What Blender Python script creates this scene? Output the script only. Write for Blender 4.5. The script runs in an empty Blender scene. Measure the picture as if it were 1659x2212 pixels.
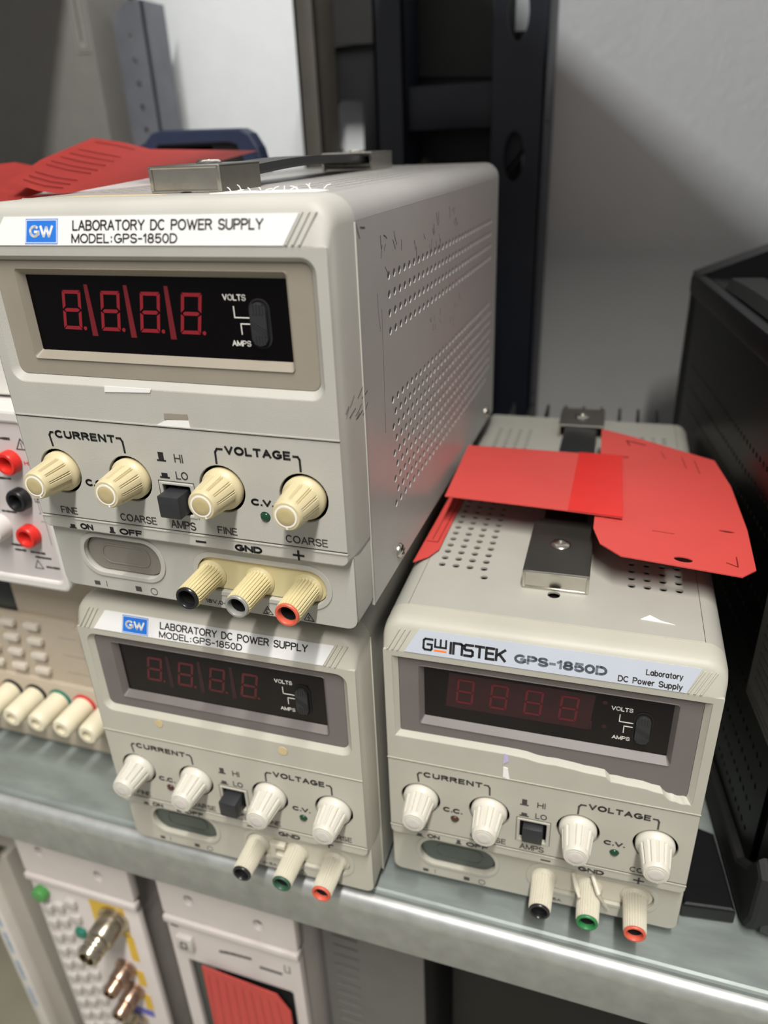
import bpy, bmesh, math, random
from mathutils import Matrix, Vector
random.seed(7)
S = 0.001                      # everything below is written in millimetres
scn = bpy.context.scene
COL = scn.collection

# ------------------------------------------------------------------ camera
cd = bpy.data.cameras.new('camera'); cam = bpy.data.objects.new('camera', cd); COL.objects.link(cam)
RT = Vector((0.9500266, 0.1051505, -0.2939269)); DN = Vector((0.3097465, -0.434597, 0.8456847)); FW = Vector((-0.0388155, -0.8944657, -0.4454487))
# rows of the fitted rotation are world axes: columns = right, down, forward
right = Vector((RT[0], RT[1], RT[2])); rows = [RT, DN, FW]
Rm = Matrix(((0.9500266, 0.3097465, -0.0388155), (0.1051505, -0.434597, -0.8944657), (-0.2939269, 0.8456847, -0.4454487)))
cr, cdn, cf = [Vector(r) for r in Rm]
CP = Vector((0, -213.2, 316.617)) * S
cam.matrix_world = Matrix(((cr.x, -cdn.x, -cf.x, CP.x), (cr.y, -cdn.y, -cf.y, CP.y), (cr.z, -cdn.z, -cf.z, CP.z), (0, 0, 0, 1)))
cd.sensor_fit = 'VERTICAL'; cd.sensor_height = 9.42; cd.sensor_width = 9.42
cd.lens = 1610.8 / 2212 * 9.42
cd.clip_start = 0.02; cd.clip_end = 20
cd.dof.use_dof = True; cd.dof.focus_distance = 0.268; cd.dof.aperture_fstop = 2.0
scn.camera = cam

# ------------------------------------------------------------------ light
scn.view_settings.view_transform = 'Standard'; scn.view_settings.look = 'None'
scn.view_settings.gamma = 1; scn.view_settings.exposure = 0.0; scn.view_settings.use_curve_mapping = False
w = bpy.data.worlds.new('room_light'); scn.world = w; w.use_nodes = True
w.node_tree.nodes['Background'].inputs[0].default_value = (1.0, 0.985, 0.965, 1); w.node_tree.nodes['Background'].inputs[1].default_value = 0.29

def area(name, loc, target, sx, sy, power, col=(1, 0.96, 0.9)):
    l = bpy.data.lights.new(name, 'AREA'); l.shape = 'RECTANGLE'; l.size = sx; l.size_y = sy; l.energy = power; l.color = col
    o = bpy.data.objects.new(name, l); COL.objects.link(o); o.location = loc
    d = Vector(target) - Vector(loc)
    o.rotation_euler = (0, 0, 0) if target is None else d.to_track_quat('-Z', 'Y').to_euler()
    return o
area('ceiling_light', (0.22, -1.12, 1.95), (0.22, -1.1199, 0.0), 0.08, 1.6, 80, (1, 0.975, 0.93))
area('ceiling_light', (-2.0, 0.22, 1.85), (0.0, 0.47, 0.33), 0.14, 0.14, 190, (0.93, 0.97, 1.0))

# ------------------------------------------------------------------ materials
def lin(c):
    return tuple(((v / 255) / 12.92 if v / 255 <= 0.04045 else ((v / 255 + 0.055) / 1.055) ** 2.4) for v in c)
MATS = {}
def mat(name, rgb, rough=0.5, metal=0.0, var=0.05, vscale=60, bump=0.0, bscale=1500, stain=None, spec=0.5, emit=None, stretch=None, alpha=None, coat=0):
    m = bpy.data.materials.new(name); m.use_nodes = True; nt = m.node_tree; b = nt.nodes['Principled BSDF']
    c = lin(rgb); tc = nt.nodes.new('ShaderNodeTexCoord')
    vec = tc.outputs['Object']
    if stretch:
        mp = nt.nodes.new('ShaderNodeMapping'); mp.inputs['Scale'].default_value = stretch; nt.links.new(vec, mp.inputs[0]); vec = mp.outputs[0]
    n = nt.nodes.new('ShaderNodeTexNoise'); n.inputs['Scale'].default_value = vscale; n.inputs['Detail'].default_value = 6
    nt.links.new(vec, n.inputs['Vector'])
    r = nt.nodes.new('ShaderNodeValToRGB'); r.color_ramp.elements[0].position = 0.3; r.color_ramp.elements[1].position = 0.7
    r.color_ramp.elements[0].color = (*[v * (1 - var) for v in c], 1); r.color_ramp.elements[1].color = (*[min(1, v * (1 + var)) for v in c], 1)
    nt.links.new(n.outputs[0], r.inputs[0]); out = r.outputs[0]
    if stain:
        srgb, sscale, thr = stain
        n2 = nt.nodes.new('ShaderNodeTexNoise'); n2.inputs['Scale'].default_value = sscale; n2.inputs['Detail'].default_value = 8; n2.inputs['Roughness'].default_value = 0.7
        mp2 = nt.nodes.new('ShaderNodeMapping'); mp2.inputs['Scale'].default_value = (1, 2.5, 0.7); nt.links.new(tc.outputs['Object'], mp2.inputs[0]); nt.links.new(mp2.outputs[0], n2.inputs['Vector'])
        r2 = nt.nodes.new('ShaderNodeValToRGB'); r2.color_ramp.elements[0].position = thr; r2.color_ramp.elements[1].position = thr + 0.07
        mx = nt.nodes.new('ShaderNodeMix'); mx.data_type = 'RGBA'; nt.links.new(n2.outputs[0], r2.inputs[0]); nt.links.new(r2.outputs[0], mx.inputs[0])
        nt.links.new(out, mx.inputs[6]); mx.inputs[7].default_value = (*lin(srgb), 1); out = mx.outputs[2]
    nt.links.new(out, b.inputs['Base Color'])
    b.inputs['Roughness'].default_value = rough; b.inputs['Metallic'].default_value = metal
    b.inputs['Specular IOR Level'].default_value = spec
    if coat: b.inputs['Coat Weight'].default_value = coat; b.inputs['Coat Roughness'].default_value = 0.05
    if bump:
        n3 = nt.nodes.new('ShaderNodeTexNoise'); n3.inputs['Scale'].default_value = bscale; n3.inputs['Detail'].default_value = 3
        nt.links.new(vec, n3.inputs['Vector'])
        bp = nt.nodes.new('ShaderNodeBump'); bp.inputs['Strength'].default_value = bump; bp.inputs['Distance'].default_value = 0.0006
        nt.links.new(n3.outputs[0], bp.inputs['Height']); nt.links.new(bp.outputs[0], b.inputs['Normal'])
    MATS[name] = m
    return m

M = {}
def mk(k, *a, **kw): M[k] = mat(k, *a, **kw)
mk('bezel_grey', (178, 176, 168), 0.55, var=0.03, bump=0.12, bscale=2200, stain=((150, 144, 134), 45, 0.74))
mk('bezel_beige', (183, 179, 166), 0.5, var=0.03, bump=0.08, bscale=2200)
mk('bezel_cream', (178, 175, 162), 0.5, var=0.03, bump=0.08, bscale=2200)
mk('case_grey', (166, 163, 159), 0.34, var=0.03, bump=0.06, bscale=1800, stain=((96, 92, 88), 60, 0.76), spec=0.6)
mk('case_beige', (166, 164, 155), 0.4, var=0.03, bump=0.06, bscale=1800, stain=((140, 136, 126), 70, 0.76))
mk('frame_tan', (146, 138, 124), 0.5, var=0.04, bump=0.05)
mk('frame_mauve', (110, 103, 100), 0.5, var=0.04, bump=0.05)
mk('white_label', (224, 223, 221), 0.45, var=0.02)
mk('silver_label', (184, 190, 200), 0.35, var=0.02)
mk('black_ink', (22, 21, 22), 0.6, var=0.05)
mk('soft_ink', (66, 63, 60), 0.6, var=0.05)
mk('grey_ink', (104, 112, 122), 0.5, var=0.05)
mk('white_ink', (225, 222, 215), 0.6, var=0.05)
mk('orange_ink', (232, 120, 40), 0.5)
mk('blue_ink', (32, 112, 205), 0.45, var=0.03)
mk('chassis_black', (14, 14, 14), 0.8, var=0.1)
mk('window_black', (5, 3, 4), 0.1, var=0.1, stain=((34, 30, 28), 900, 0.8), spec=0.15)
mk('window_brown', (24, 18, 18), 0.16, var=0.1, spec=0.3)
mk('digit_bright', (132, 15, 30), 0.5, var=0.05)
mk('digit_dim', (84, 26, 32), 0.5, var=0.05)
mk('digit_faint', (88, 20, 30), 0.5, var=0.05)
mk('digit_back', (44, 14, 18), 0.4, var=0.25, vscale=200)
mk('slash_red', (106, 11, 24), 0.5, var=0.1)
mk('slider_grey', (44, 44, 46), 0.35, var=0.1)
mk('knob_yellow', (200, 187, 150), 0.42, var=0.04, bump=0.03)
mk('knob_white', (204, 200, 188), 0.4, var=0.03)
mk('knob_cap_tan', (184, 168, 124), 0.4, var=0.04)
mk('knob_cap_white', (206, 200, 192), 0.35, var=0.03)
mk('knob_ring_white', (240, 238, 230), 0.5, var=0.02)
mk('terminal_yellow', (208, 195, 150), 0.5, var=0.05)
mk('terminal_white', (202, 196, 178), 0.5, var=0.04)
mk('ring_black', (30, 30, 31), 0.3, var=0.1)
mk('ring_grey', (140, 138, 134), 0.35, var=0.1)
mk('ring_red', (205, 92, 70), 0.45, var=0.08)
mk('ring_green', (44, 120, 66), 0.45, var=0.08)
mk('ring_darkgreen', (48, 84, 64), 0.45, var=0.08)
mk('button_black', (42, 43, 46), 0.45, var=0.08, bump=0.05)
mk('button_grey', (122, 117, 108), 0.4, var=0.05)
mk('power_green', (70, 78, 71), 0.3, var=0.06)
mk('led_green', (22, 62, 40), 0.15, var=0.05)
mk('led_brown', (70, 44, 36), 0.2, var=0.05)
mk('chrome', (196, 192, 182), 0.24, 1.0, var=0.06, vscale=150, bump=0.03, bscale=500)
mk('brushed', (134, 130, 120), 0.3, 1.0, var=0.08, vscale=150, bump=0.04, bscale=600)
mk('bracket_top', (74, 72, 68), 0.4, 0.7, var=0.06)
mk('strap_black', (24, 24, 25), 0.5, var=0.1, bump=0.1, bscale=800)
mk('rubber', (28, 28, 28), 0.75, var=0.1)
mk('paper_white', (236, 234, 230), 0.8, var=0.02)
mk('tape_tan', (206, 186, 140), 0.5, var=0.06, vscale=200)
mk('tape_lilac', (190, 180, 214), 0.5)
mk('card_red', (194, 68, 62), 0.55, var=0.035, vscale=25, bump=0.05, bscale=900)
mk('card_tape', (206, 40, 34), 0.2, var=0.03)
mk('card_line', (120, 24, 26), 0.6)
mk('galvanised', (146, 154, 150), 0.42, 0.4, var=0.16, vscale=70, bump=0.1, bscale=260, stretch=(0.5, 1.6, 1))
mk('lip_metal', (188, 190, 188), 0.45, 0.6, var=0.1, vscale=120, bump=0.08, bscale=400)
mk('wall_paint', (212, 211, 209), 0.85, var=0.03, vscale=9, bump=0.16, bscale=140)
mk('laminate', (126, 122, 104), 0.6, var=0.1, vscale=10)
mk('floor_concrete', (128, 124, 108), 0.7, var=0.12, vscale=8)
mk('white_board', (226, 230, 232), 0.5, var=0.02)
mk('cabinet_grey', (104, 102, 98), 0.6, var=0.05)
mk('slotted', (112, 115, 122), 0.45, 0.4, var=0.1)
mk('navy', (27, 31, 41), 0.45, var=0.15, vscale=40, bump=0.1, bscale=120)
mk('rack_brown', (62, 58, 52), 0.55, var=0.12, vscale=30)
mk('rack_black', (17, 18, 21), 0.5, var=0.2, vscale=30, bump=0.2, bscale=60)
mk('rack_olive', (31, 31, 30), 0.55, var=0.12)
mk('black_plastic', (17, 17, 18), 0.45, var=0.12, spec=0.3, bump=0.12, bscale=1200)
mk('black_steel', (9, 9, 10), 0.38, var=0.1, spec=0.25)
mk('plate_grey', (128, 127, 122), 0.5, var=0.05)
mk('dmm_white', (198, 190, 188), 0.5, var=0.02)
mk('dmm_rim', (214, 210, 205), 0.45, var=0.02)
mk('psu_tan', (184, 171, 152), 0.55, var=0.03)
mk('psu_key', (208, 199, 186), 0.45, var=0.03)
mk('lcd_dark', (40, 44, 42), 0.2, var=0.05)
mk('jack_red', (214, 44, 36), 0.35, var=0.05)
mk('jack_black', (24, 24, 25), 0.35, var=0.05)
mk('post_cream', (226, 217, 190), 0.45, var=0.04)
mk('post_green', (30, 110, 92), 0.5)
mk('post_red', (196, 44, 44), 0.5)
mk('ink_pale', (136, 128, 126), 0.6)
mk('blue_bumper', (24, 36, 62), 0.5, var=0.08)
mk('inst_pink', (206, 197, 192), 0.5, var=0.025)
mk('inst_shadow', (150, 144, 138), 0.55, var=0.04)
mk('key_grey', (186, 180, 174), 0.45, var=0.03)
mk('key_green', (74, 140, 72), 0.4)
mk('key_teal', (28, 112, 92), 0.4)
mk('nickel', (190, 180, 160), 0.25, 1.0, var=0.05)
mk('nickel_pink', (178, 150, 132), 0.28, 1.0, var=0.05)
mk('yellow_ink', (214, 176, 58), 0.5, var=0.05)
mk('violet_ink', (96, 98, 176), 0.5)
mk('carton', (204, 198, 190), 0.6, var=0.04)
mk('carton_side', (158, 152, 142), 0.65, var=0.08, vscale=25)
mk('carton_blue', (150, 164, 180), 0.6, var=0.2, vscale=200)

# ------------------------------------------------------------------ mesh helpers
def empty(name, loc, rz=0, ry=0):
    o = bpy.data.objects.new(name, None); COL.objects.link(o); o.empty_display_size = 0.02
    o.location = Vector(loc) * S; o.rotation_euler = (0, ry, rz); return o
def tag(o, label=None, cat=None, group=None, kind=None):
    if label: o['label'] = label
    if cat: o['category'] = cat
    if group: o['group'] = group
    if kind: o['kind'] = kind
    return o
ID = Matrix.Identity(4)
FRONT = Matrix(((1, 0, 0, 0), (0, 0, -1, 0), (0, 1, 0, 0), (0, 0, 0, 1)))      # (a,b,c) -> x=a, z=b, y=-c : faces the viewer
TOPM = ID
RSIDE = Matrix(((0, 0, 1, 0), (1, 0, 0, 0), (0, 1, 0, 0), (0, 0, 0, 1)))       # (a,b,c) -> y=a, z=b, x=c : faces +x
LSIDE = Matrix(((0, 0, -1, 0), (-1, 0, 0, 0), (0, 1, 0, 0), (0, 0, 0, 1)))     # (a,b,c) -> y=-a, z=b, x=-c : faces -x
def T(x, y, z): return Matrix.Translation((x, y, z))
def RX(a): return Matrix.Rotation(a, 4, 'X')
def RY(a): return Matrix.Rotation(a, 4, 'Y')
def RZ(a): return Matrix.Rotation(a, 4, 'Z')

def circ(a, b, r, n=16, ry=None, ph=0):
    ry = r if ry is None else ry
    return [(a + r * math.cos(ph + 2 * math.pi * i / n), b + ry * math.sin(ph + 2 * math.pi * i / n)) for i in range(n)]
def rrect(a0, a1, b0, b1, r=0, n=5, rs=None):
    """rounded rectangle; rs = radii (bl, br, tr, tl)"""
    rs = rs or (r, r, r, r); out = []
    for (cx, cy, sx, sy, rr, st) in ((a0, b0, 1, 1, rs[0], 180), (a1, b0, -1, 1, rs[1], 270), (a1, b1, -1, -1, rs[2], 0), (a0, b1, 1, -1, rs[3], 90)):
        if rr <= 0: out.append((cx, cy)); continue
        for i in range(n + 1):
            t = math.radians(st + 90 * i / n); out.append((cx + sx * rr + rr * math.cos(t), cy + sy * rr + rr * math.sin(t)))
    return out

def arc(cx, cy, rx, ry, t0, t1, n=8):
    return [(cx + rx * math.cos(math.radians(t0 + (t1 - t0) * i / n)), cy + ry * math.sin(math.radians(t0 + (t1 - t0) * i / n))) for i in range(n + 1)]
GLYPH = {
 ' ': (0.35, []), '-': (0.34, [[(0, .45), (.34, .45)]]), ':': (0.24, [[(.1, .06), (.1, .16)], [(.1, .58), (.1, .68)]]), '.': (0.06, [[(.03, 0), (.03, .06)]]), ',': (0.08, [[(.06, .08), (0, -.12)]]),
 'A': (.66, [[(0, 0), (.33, 1), (.66, 0)], [(.12, .35), (.54, .35)]]),
 'B': (.58, [[(0, 0), (0, 1), (.33, 1)] + arc(.33, .77, .22, .23, 90, -90, 6) + [(0, .54)], [(.33, .54)] + arc(.33, .27, .25, .27, 90, -90, 6) + [(0, 0)]]),
 'C': (.66, [arc(.35, .5, .35, .5, 50, 310, 14)]),
 'D': (.62, [[(0, 0), (0, 1), (.25, 1)] + arc(.25, .5, .37, .5, 90, -90, 10) + [(0, 0)]]),
 'E': (.52, [[(.52, 1), (0, 1), (0, 0), (.52, 0)], [(0, .52), (.46, .52)]]),
 'F': (.5, [[(.5, 1), (0, 1), (0, 0)], [(0, .52), (.44, .52)]]),
 'G': (.7, [arc(.36, .5, .36, .5, 52, 340, 14)[:-1] + [(.7, .2), (.7, .46), (.4, .46)]]),
 'H': (.6, [[(0, 0), (0, 1)], [(.6, 0), (.6, 1)], [(0, .52), (.6, .52)]]),
 'I': (.06, [[(.03, 0), (.03, 1)]]),
 'K': (.6, [[(0, 0), (0, 1)], [(.58, 1), (0, .38)], [(.2, .58), (.6, 0)]]),
 'L': (.48, [[(0, 1), (0, 0), (.48, 0)]]),
 'M': (.74, [[(0, 0), (0, 1), (.37, .05), (.74, 1), (.74, 0)]]),
 'N': (.6, [[(0, 0), (0, 1), (.6, 0), (.6, 1)]]),
 'n': (.6, [[(0, 0), (0, 1), (.44, 1)] + arc(.44, .84, .16, .16, 90, 0, 4) + [(.6, 0)]]),
 'O': (.74, [arc(.37, .5, .37, .5, 0, 360, 20)]),
 'P': (.56, [[(0, 0), (0, 1), (.3, 1)] + arc(.3, .74, .26, .26, 90, -90, 8) + [(0, .48)]]),
 'R': (.6, [[(0, 0), (0, 1), (.32, 1)] + arc(.32, .76, .25, .24, 90, -90, 8) + [(0, .52)], [(.34, .52), (.6, 0)]]),
 'S': (.58, [arc(.29, .75, .27, .25, 20, 270, 10) + arc(.29, .25, .29, .25, 90, -160, 10)]),
 's': (.58, [[(.58, 1), (.1, 1), (0, .9), (0, .62), (.1, .53), (.48, .53), (.58, .42), (.58, .1), (.48, 0), (0, 0)]]),
 'T': (.6, [[(0, 1), (.6, 1)], [(.3, 1), (.3, 0)]]),
 'U': (.6, [[(0, 1), (0, .3)] + arc(.3, .3, .3, .3, 180, 360, 8) + [(.6, 1)]]),
 'V': (.64, [[(0, 1), (.32, 0), (.64, 1)]]),
 'W': (1.0, [[(0, 1), (.27, 0), (.5, .9), (.73, 0), (1.0, 1)]]),
 'w': (.62, [[(0, .68), (.15, 0), (.31, .66), (.47, 0), (.62, .68)]]),
 'X': (.6, [[(0, 0), (.6, 1)], [(0, 1), (.6, 0)]]),
 'Y': (.64, [[(0, 1), (.32, .45), (.64, 1)], [(.32, .45), (.32, 0)]]),
 '0': (.54, [arc(.27, .5, .27, .5, 0, 360, 16)]), '1': (.24, [[(0, .76), (.2, 1), (.2, 0)]]),
 '5': (.54, [[(.5, 1), (.08, 1), (.03, .5), (.27, .62)] + arc(.27, .31, .27, .31, 80, -150, 10)]),
 '8': (.54, [arc(.27, .76, .22, .24, 0, 360, 12), arc(.27, .26, .27, .26, 0, 360, 14)]),
 'a': (.46, [arc(.22, .34, .22, .34, 0, 360, 12), [(.44, .68), (.44, 0)]]), 'b': (.46, [[(0, 1), (0, 0)], arc(.23, .34, .22, .34, 0, 360, 12)]),
 'o': (.46, [arc(.23, .34, .23, .34, 0, 360, 12)]), 'r': (.26, [[(0, 0), (0, .68)], [(0, .44), (.12, .64), (.26, .68)]]), 't': (.26, [[(.12, .95), (.12, .08), (.26, 0)], [(0, .66), (.26, .66)]]),
 'y': (.42, [[(0, .68), (.21, 0)], [(.42, .68), (.21, 0), (.1, -.28)]]), 'p': (.46, [[(0, .68), (0, -.3)], arc(.23, .34, .22, .34, 0, 360, 12)]), 'l': (.06, [[(.03, 0), (.03, 1)]]),
 'e': (.46, [[(0, .36), (.46, .36)] + arc(.23, .34, .23, .34, 0, 300, 12)]), 'v': (.4, [[(0, .68), (.2, 0), (.4, .68)]]), 'u': (.42, [[(0, .68), (0, .16), (.12, 0), (.3, 0), (.42, .16)], [(.42, .68), (.42, 0)]]),
 'q': (.6, [[(0, 1), (0, .36), (.6, .36), (.6, 1)]]),
}
GLYPH['c'] = GLYPH['C']; GLYPH['w2'] = GLYPH['w']
class MB:
    def __init__(self): self.bm = bmesh.new(); self.mats = []; self.cur = 0
    def use(self, m):
        if m not in self.mats: self.mats.append(m)
        self.cur = self.mats.index(m); return self
    def _paint(self, faces, smooth=False):
        for f in faces: f.material_index = self.cur; f.smooth = smooth
    def box(self, x0, x1, y0, y1, z0, z1, bev=0, seg=2, mx=ID):
        r = bmesh.ops.create_cube(self.bm, size=1); vs = r['verts']
        bmesh.ops.scale(self.bm, vec=(x1 - x0, y1 - y0, z1 - z0), verts=vs)
        bmesh.ops.translate(self.bm, vec=((x0 + x1) / 2, (y0 + y1) / 2, (z0 + z1) / 2), verts=vs)
        fs = list({f for v in vs for f in v.link_faces})
        if bev:
            es = list({e for v in vs for e in v.link_edges})
            g = bmesh.ops.bevel(self.bm, geom=es, offset=bev, segments=seg, affect='EDGES', profile=0.5)
            fs = list(set(g['faces']) | {f for f in fs if f.is_valid}); vs = list({v for f in fs for v in f.verts})
        bmesh.ops.transform(self.bm, matrix=mx, verts=vs)
        self._paint(fs, bool(bev)); return self
    def loft(self, rings, cap0=True, cap1=True, smooth=False):
        vr = [[self.bm.verts.new(p) for p in r] for r in rings]; fs = []
        n = len(vr[0])
        for a, b in zip(vr, vr[1:]):
            for i in range(n): fs.append(self.bm.faces.new((a[i], a[(i + 1) % n], b[(i + 1) % n], b[i])))
        if cap0: fs.append(self.bm.faces.new(vr[0][::-1]))
        if cap1: fs.append(self.bm.faces.new(vr[-1]))
        self._paint(fs, smooth); return self
    def sheet(self, grid, smooth=True):
        vr = [[self.bm.verts.new(p) for p in r] for r in grid]; fs = []
        for a, b in zip(vr, vr[1:]):
            for i in range(len(a) - 1): fs.append(self.bm.faces.new((a[i], a[i + 1], b[i + 1], b[i])))
        self._paint(fs, smooth); return self
    def lathe(self, prof, mx=ID, n=32, mod=None, smooth=True, cap0=False, cap1=True):
        """profile [(r, h)] round the local z axis"""
        rings = []
        for r, h, *m in prof:
            ring = []
            for i in range(n):
                t = 2 * math.pi * i / n; rr = r * (1 + (mod(i) if (mod and m) else 0))
                ring.append(mx @ Vector((rr * math.cos(t), rr * math.sin(t), h)))
            rings.append(ring)
        self.loft(rings, cap0, cap1, smooth); return self
    def mesh(self, me, mx=ID, smooth=False):
        n0 = len(self.bm.faces); nv = len(self.bm.verts)
        self.bm.from_mesh(me); self.bm.verts.ensure_lookup_table(); self.bm.faces.ensure_lookup_table()
        bmesh.ops.transform(self.bm, matrix=mx, verts=self.bm.verts[nv:])
        self._paint(self.bm.faces[n0:], smooth); bpy.data.meshes.remove(me); return self
    def plate(self, loops, depth, mx=ID, bev=0.0):
        """flat plate with holes, front face at c=0, depth behind it"""
        c = bpy.data.curves.new('t', 'CURVE'); c.dimensions = '2D'; c.fill_mode = 'BOTH'
        for lp in loops:
            s = c.splines.new('POLY'); s.points.add(len(lp) - 1)
            for p, q in zip(s.points, lp): p.co = (q[0], q[1], 0, 1)
            s.use_cyclic_u = True
        c.extrude = max(depth / 2 - bev, 0.0)
        if bev: c.bevel_depth = bev; c.bevel_resolution = 1; c.offset = -bev
        o = bpy.data.objects.new('t', c); me = bpy.data.meshes.new_from_object(o)
        bpy.data.objects.remove(o); bpy.data.curves.remove(c)
        return self.mesh(me, mx @ T(0, 0, -depth / 2))
    def text(self, s, a0, a1, b0, b1, mx=ID, bold=0.0, depth=0.12, gap=0.2):
        """lettering drawn as strokes, fitted to the rectangle a0..a1, b0..b1"""
        h = b1 - b0; wd = max(0.13 * h, 0.24) + bold; x = 0; lines = []
        for ch in s:
            gw, st = GLYPH[ch]
            for ln in st: lines.append([(x + px, py) for px, py in ln])
            x += gw + gap
        xs = [p[0] for l in lines for p in l]; ys = [p[1] for l in lines for p in l]
        x0, x1, y0, y1 = min(xs), max(xs), min(min(ys), 0), max(ys); e = wd / 2
        for l in lines:
            self.stroke([(a0 + e + (px - x0) / max(x1 - x0, 1e-6) * (a1 - a0 - wd), b0 + e + (py - y0) / (y1 - y0) * (h - wd)) for px, py in l], wd, mx, depth)
        return self
    def stroke(self, pts, w=0.5, mx=ID, depth=0.12):
        for p, q in zip(pts, pts[1:]):
            d = Vector((q[0] - p[0], q[1] - p[1])); L = d.length
            if L < 1e-6: continue
            d /= L; nx = Vector((-d.y, d.x)) * w / 2; e = d * w * 0.35
            P = Vector(p[:2]) - e; Q = Vector(q[:2]) + e
            lp = [P + nx, P - nx, Q - nx, Q + nx]
            self.loft([[mx @ Vector((v.x, v.y, -0.02)) for v in lp], [mx @ Vector((v.x, v.y, depth)) for v in lp]])
        return self
    def tube(self, pts, r, n=8, cap=True):
        rings = []
        pts = [Vector(p) for p in pts]
        for i, p in enumerate(pts):
            d = (pts[min(i + 1, len(pts) - 1)] - pts[max(i - 1, 0)]).normalized()
            q = d.to_track_quat('Z', 'Y'); rr = r[i] if isinstance(r, (list, tuple)) else r
            rings.append([p + q @ Vector((rr * math.cos(2 * math.pi * k / n), rr * math.sin(2 * math.pi * k / n), 0)) for k in range(n)])
        return self.loft(rings, cap, cap, True)
    def obj(self, name, m=None, parent=None, fix=True):
        bm = self.bm
        if fix: bmesh.ops.recalc_face_normals(bm, faces=bm.faces)
        bmesh.ops.scale(bm, vec=(S, S, S), verts=bm.verts)
        me = bpy.data.meshes.new(name); bm.to_mesh(me); bm.free()
        for k in (self.mats or [m]): me.materials.append(M[k])
        o = bpy.data.objects.new(name, me); COL.objects.link(o)
        if any(p.use_smooth for p in me.polygons):
            try: me.set_sharp_from_angle(angle=math.radians(38))
            except Exception: pass
        if parent: o.parent = parent
        return o

def dup(root, loc=None):
    r = root.copy(); COL.objects.link(r)
    if loc is not None: r.location = Vector(loc) * S
    for ch in list(root.children):
        c = ch.copy(); COL.objects.link(c); c.parent = r
        for g in list(ch.children):
            d = g.copy(); COL.objects.link(d); d.parent = c
    return r

# ------------------------------------------------------------------ setting
def structure(mb, name, m): return tag(mb.obj(name, m), kind='structure')
SH = -3.0                                                           # shelf surface
structure(MB().box(-1400, 900, 482, 500, -700, 1300), 'wall_back', 'wall_paint')
structure(MB().box(-1400, 900, -900, 482, -720, -700), 'floor', 'floor_concrete')

sb = empty('shelf', (0, 0, 0)); tag(sb, 'galvanised metal shelf with rounded front lip, under the three power supplies', 'shelf')
prof = [(395, SH), (14, SH), (10, SH), (9, SH - 0.9), (7.6, SH - 1.0), (6.6, SH - 0.2), (5.4, SH + 0.1)]
prof_deck = [(y, z) for y, z in prof]
MB().loft([[(x, y, z) for y, z in prof_deck] + [(x, y, z - 1.2) for y, z in prof_deck[::-1]] for x in (-620, 420)]).obj('shelf_deck', 'galvanised', sb)
fr = [(5.4, SH + 0.1)] + [(5.4 + 4.2 * math.sin(-t), SH - 4.1 + 4.2 * math.cos(t)) for t in [math.radians(a) for a in range(10, 91, 10)]] + [(1.2, SH - 8.5), (1.5, SH - 9.2), (1.5, SH - 31), (2.3, SH - 32.2), (14, SH - 32.2)]
MB().loft([[(x, y, z) for y, z in fr] + [(x, y + 0.9, z - (0.9 if i < 9 else -0.9)) for i, (y, z) in reversed(list(enumerate(fr)))] for x in (-620, 420)], smooth=True).obj('front_lip', 'lip_metal', sb)

# ------------------------------------------------------------------ power supplies
W2, VT = 64.0, 144.2
def digit_segments(mb, a, b, w, h, lean, t=1.25, m=None):
    def P(x, y): return (a + x * w + lean * y, b + y * h)
    g = 0.02
    tw, th = t / w, t / h
    def seg(pts): mb.plate([[P(*p) for p in pts]], 0.2, m)
    for y in (0, 1):
        s = 1 if y == 0 else -1
        seg([(0.03, y), (0.97, y), (1 - tw, y + s * th), (tw, y + s * th)])
    for x in (0, 1):
        s = 1 if x == 0 else -1
        for (y0, y1) in ((0.03, 0.48), (0.52, 0.97)):
            seg([(x, y0), (x, y1), (x + s * tw, y1 - th * 0.6), (x + s * tw, y0 + th * 0.9)])
    seg([(tw * 0.6, 0.5), (tw * 1.2, 0.5 + th / 2), (1 - tw * 1.2, 0.5 + th / 2), (1 - tw * 0.6, 0.5), (1 - tw * 1.2, 0.5 - th / 2), (tw * 1.2, 0.5 - th / 2)])

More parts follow.
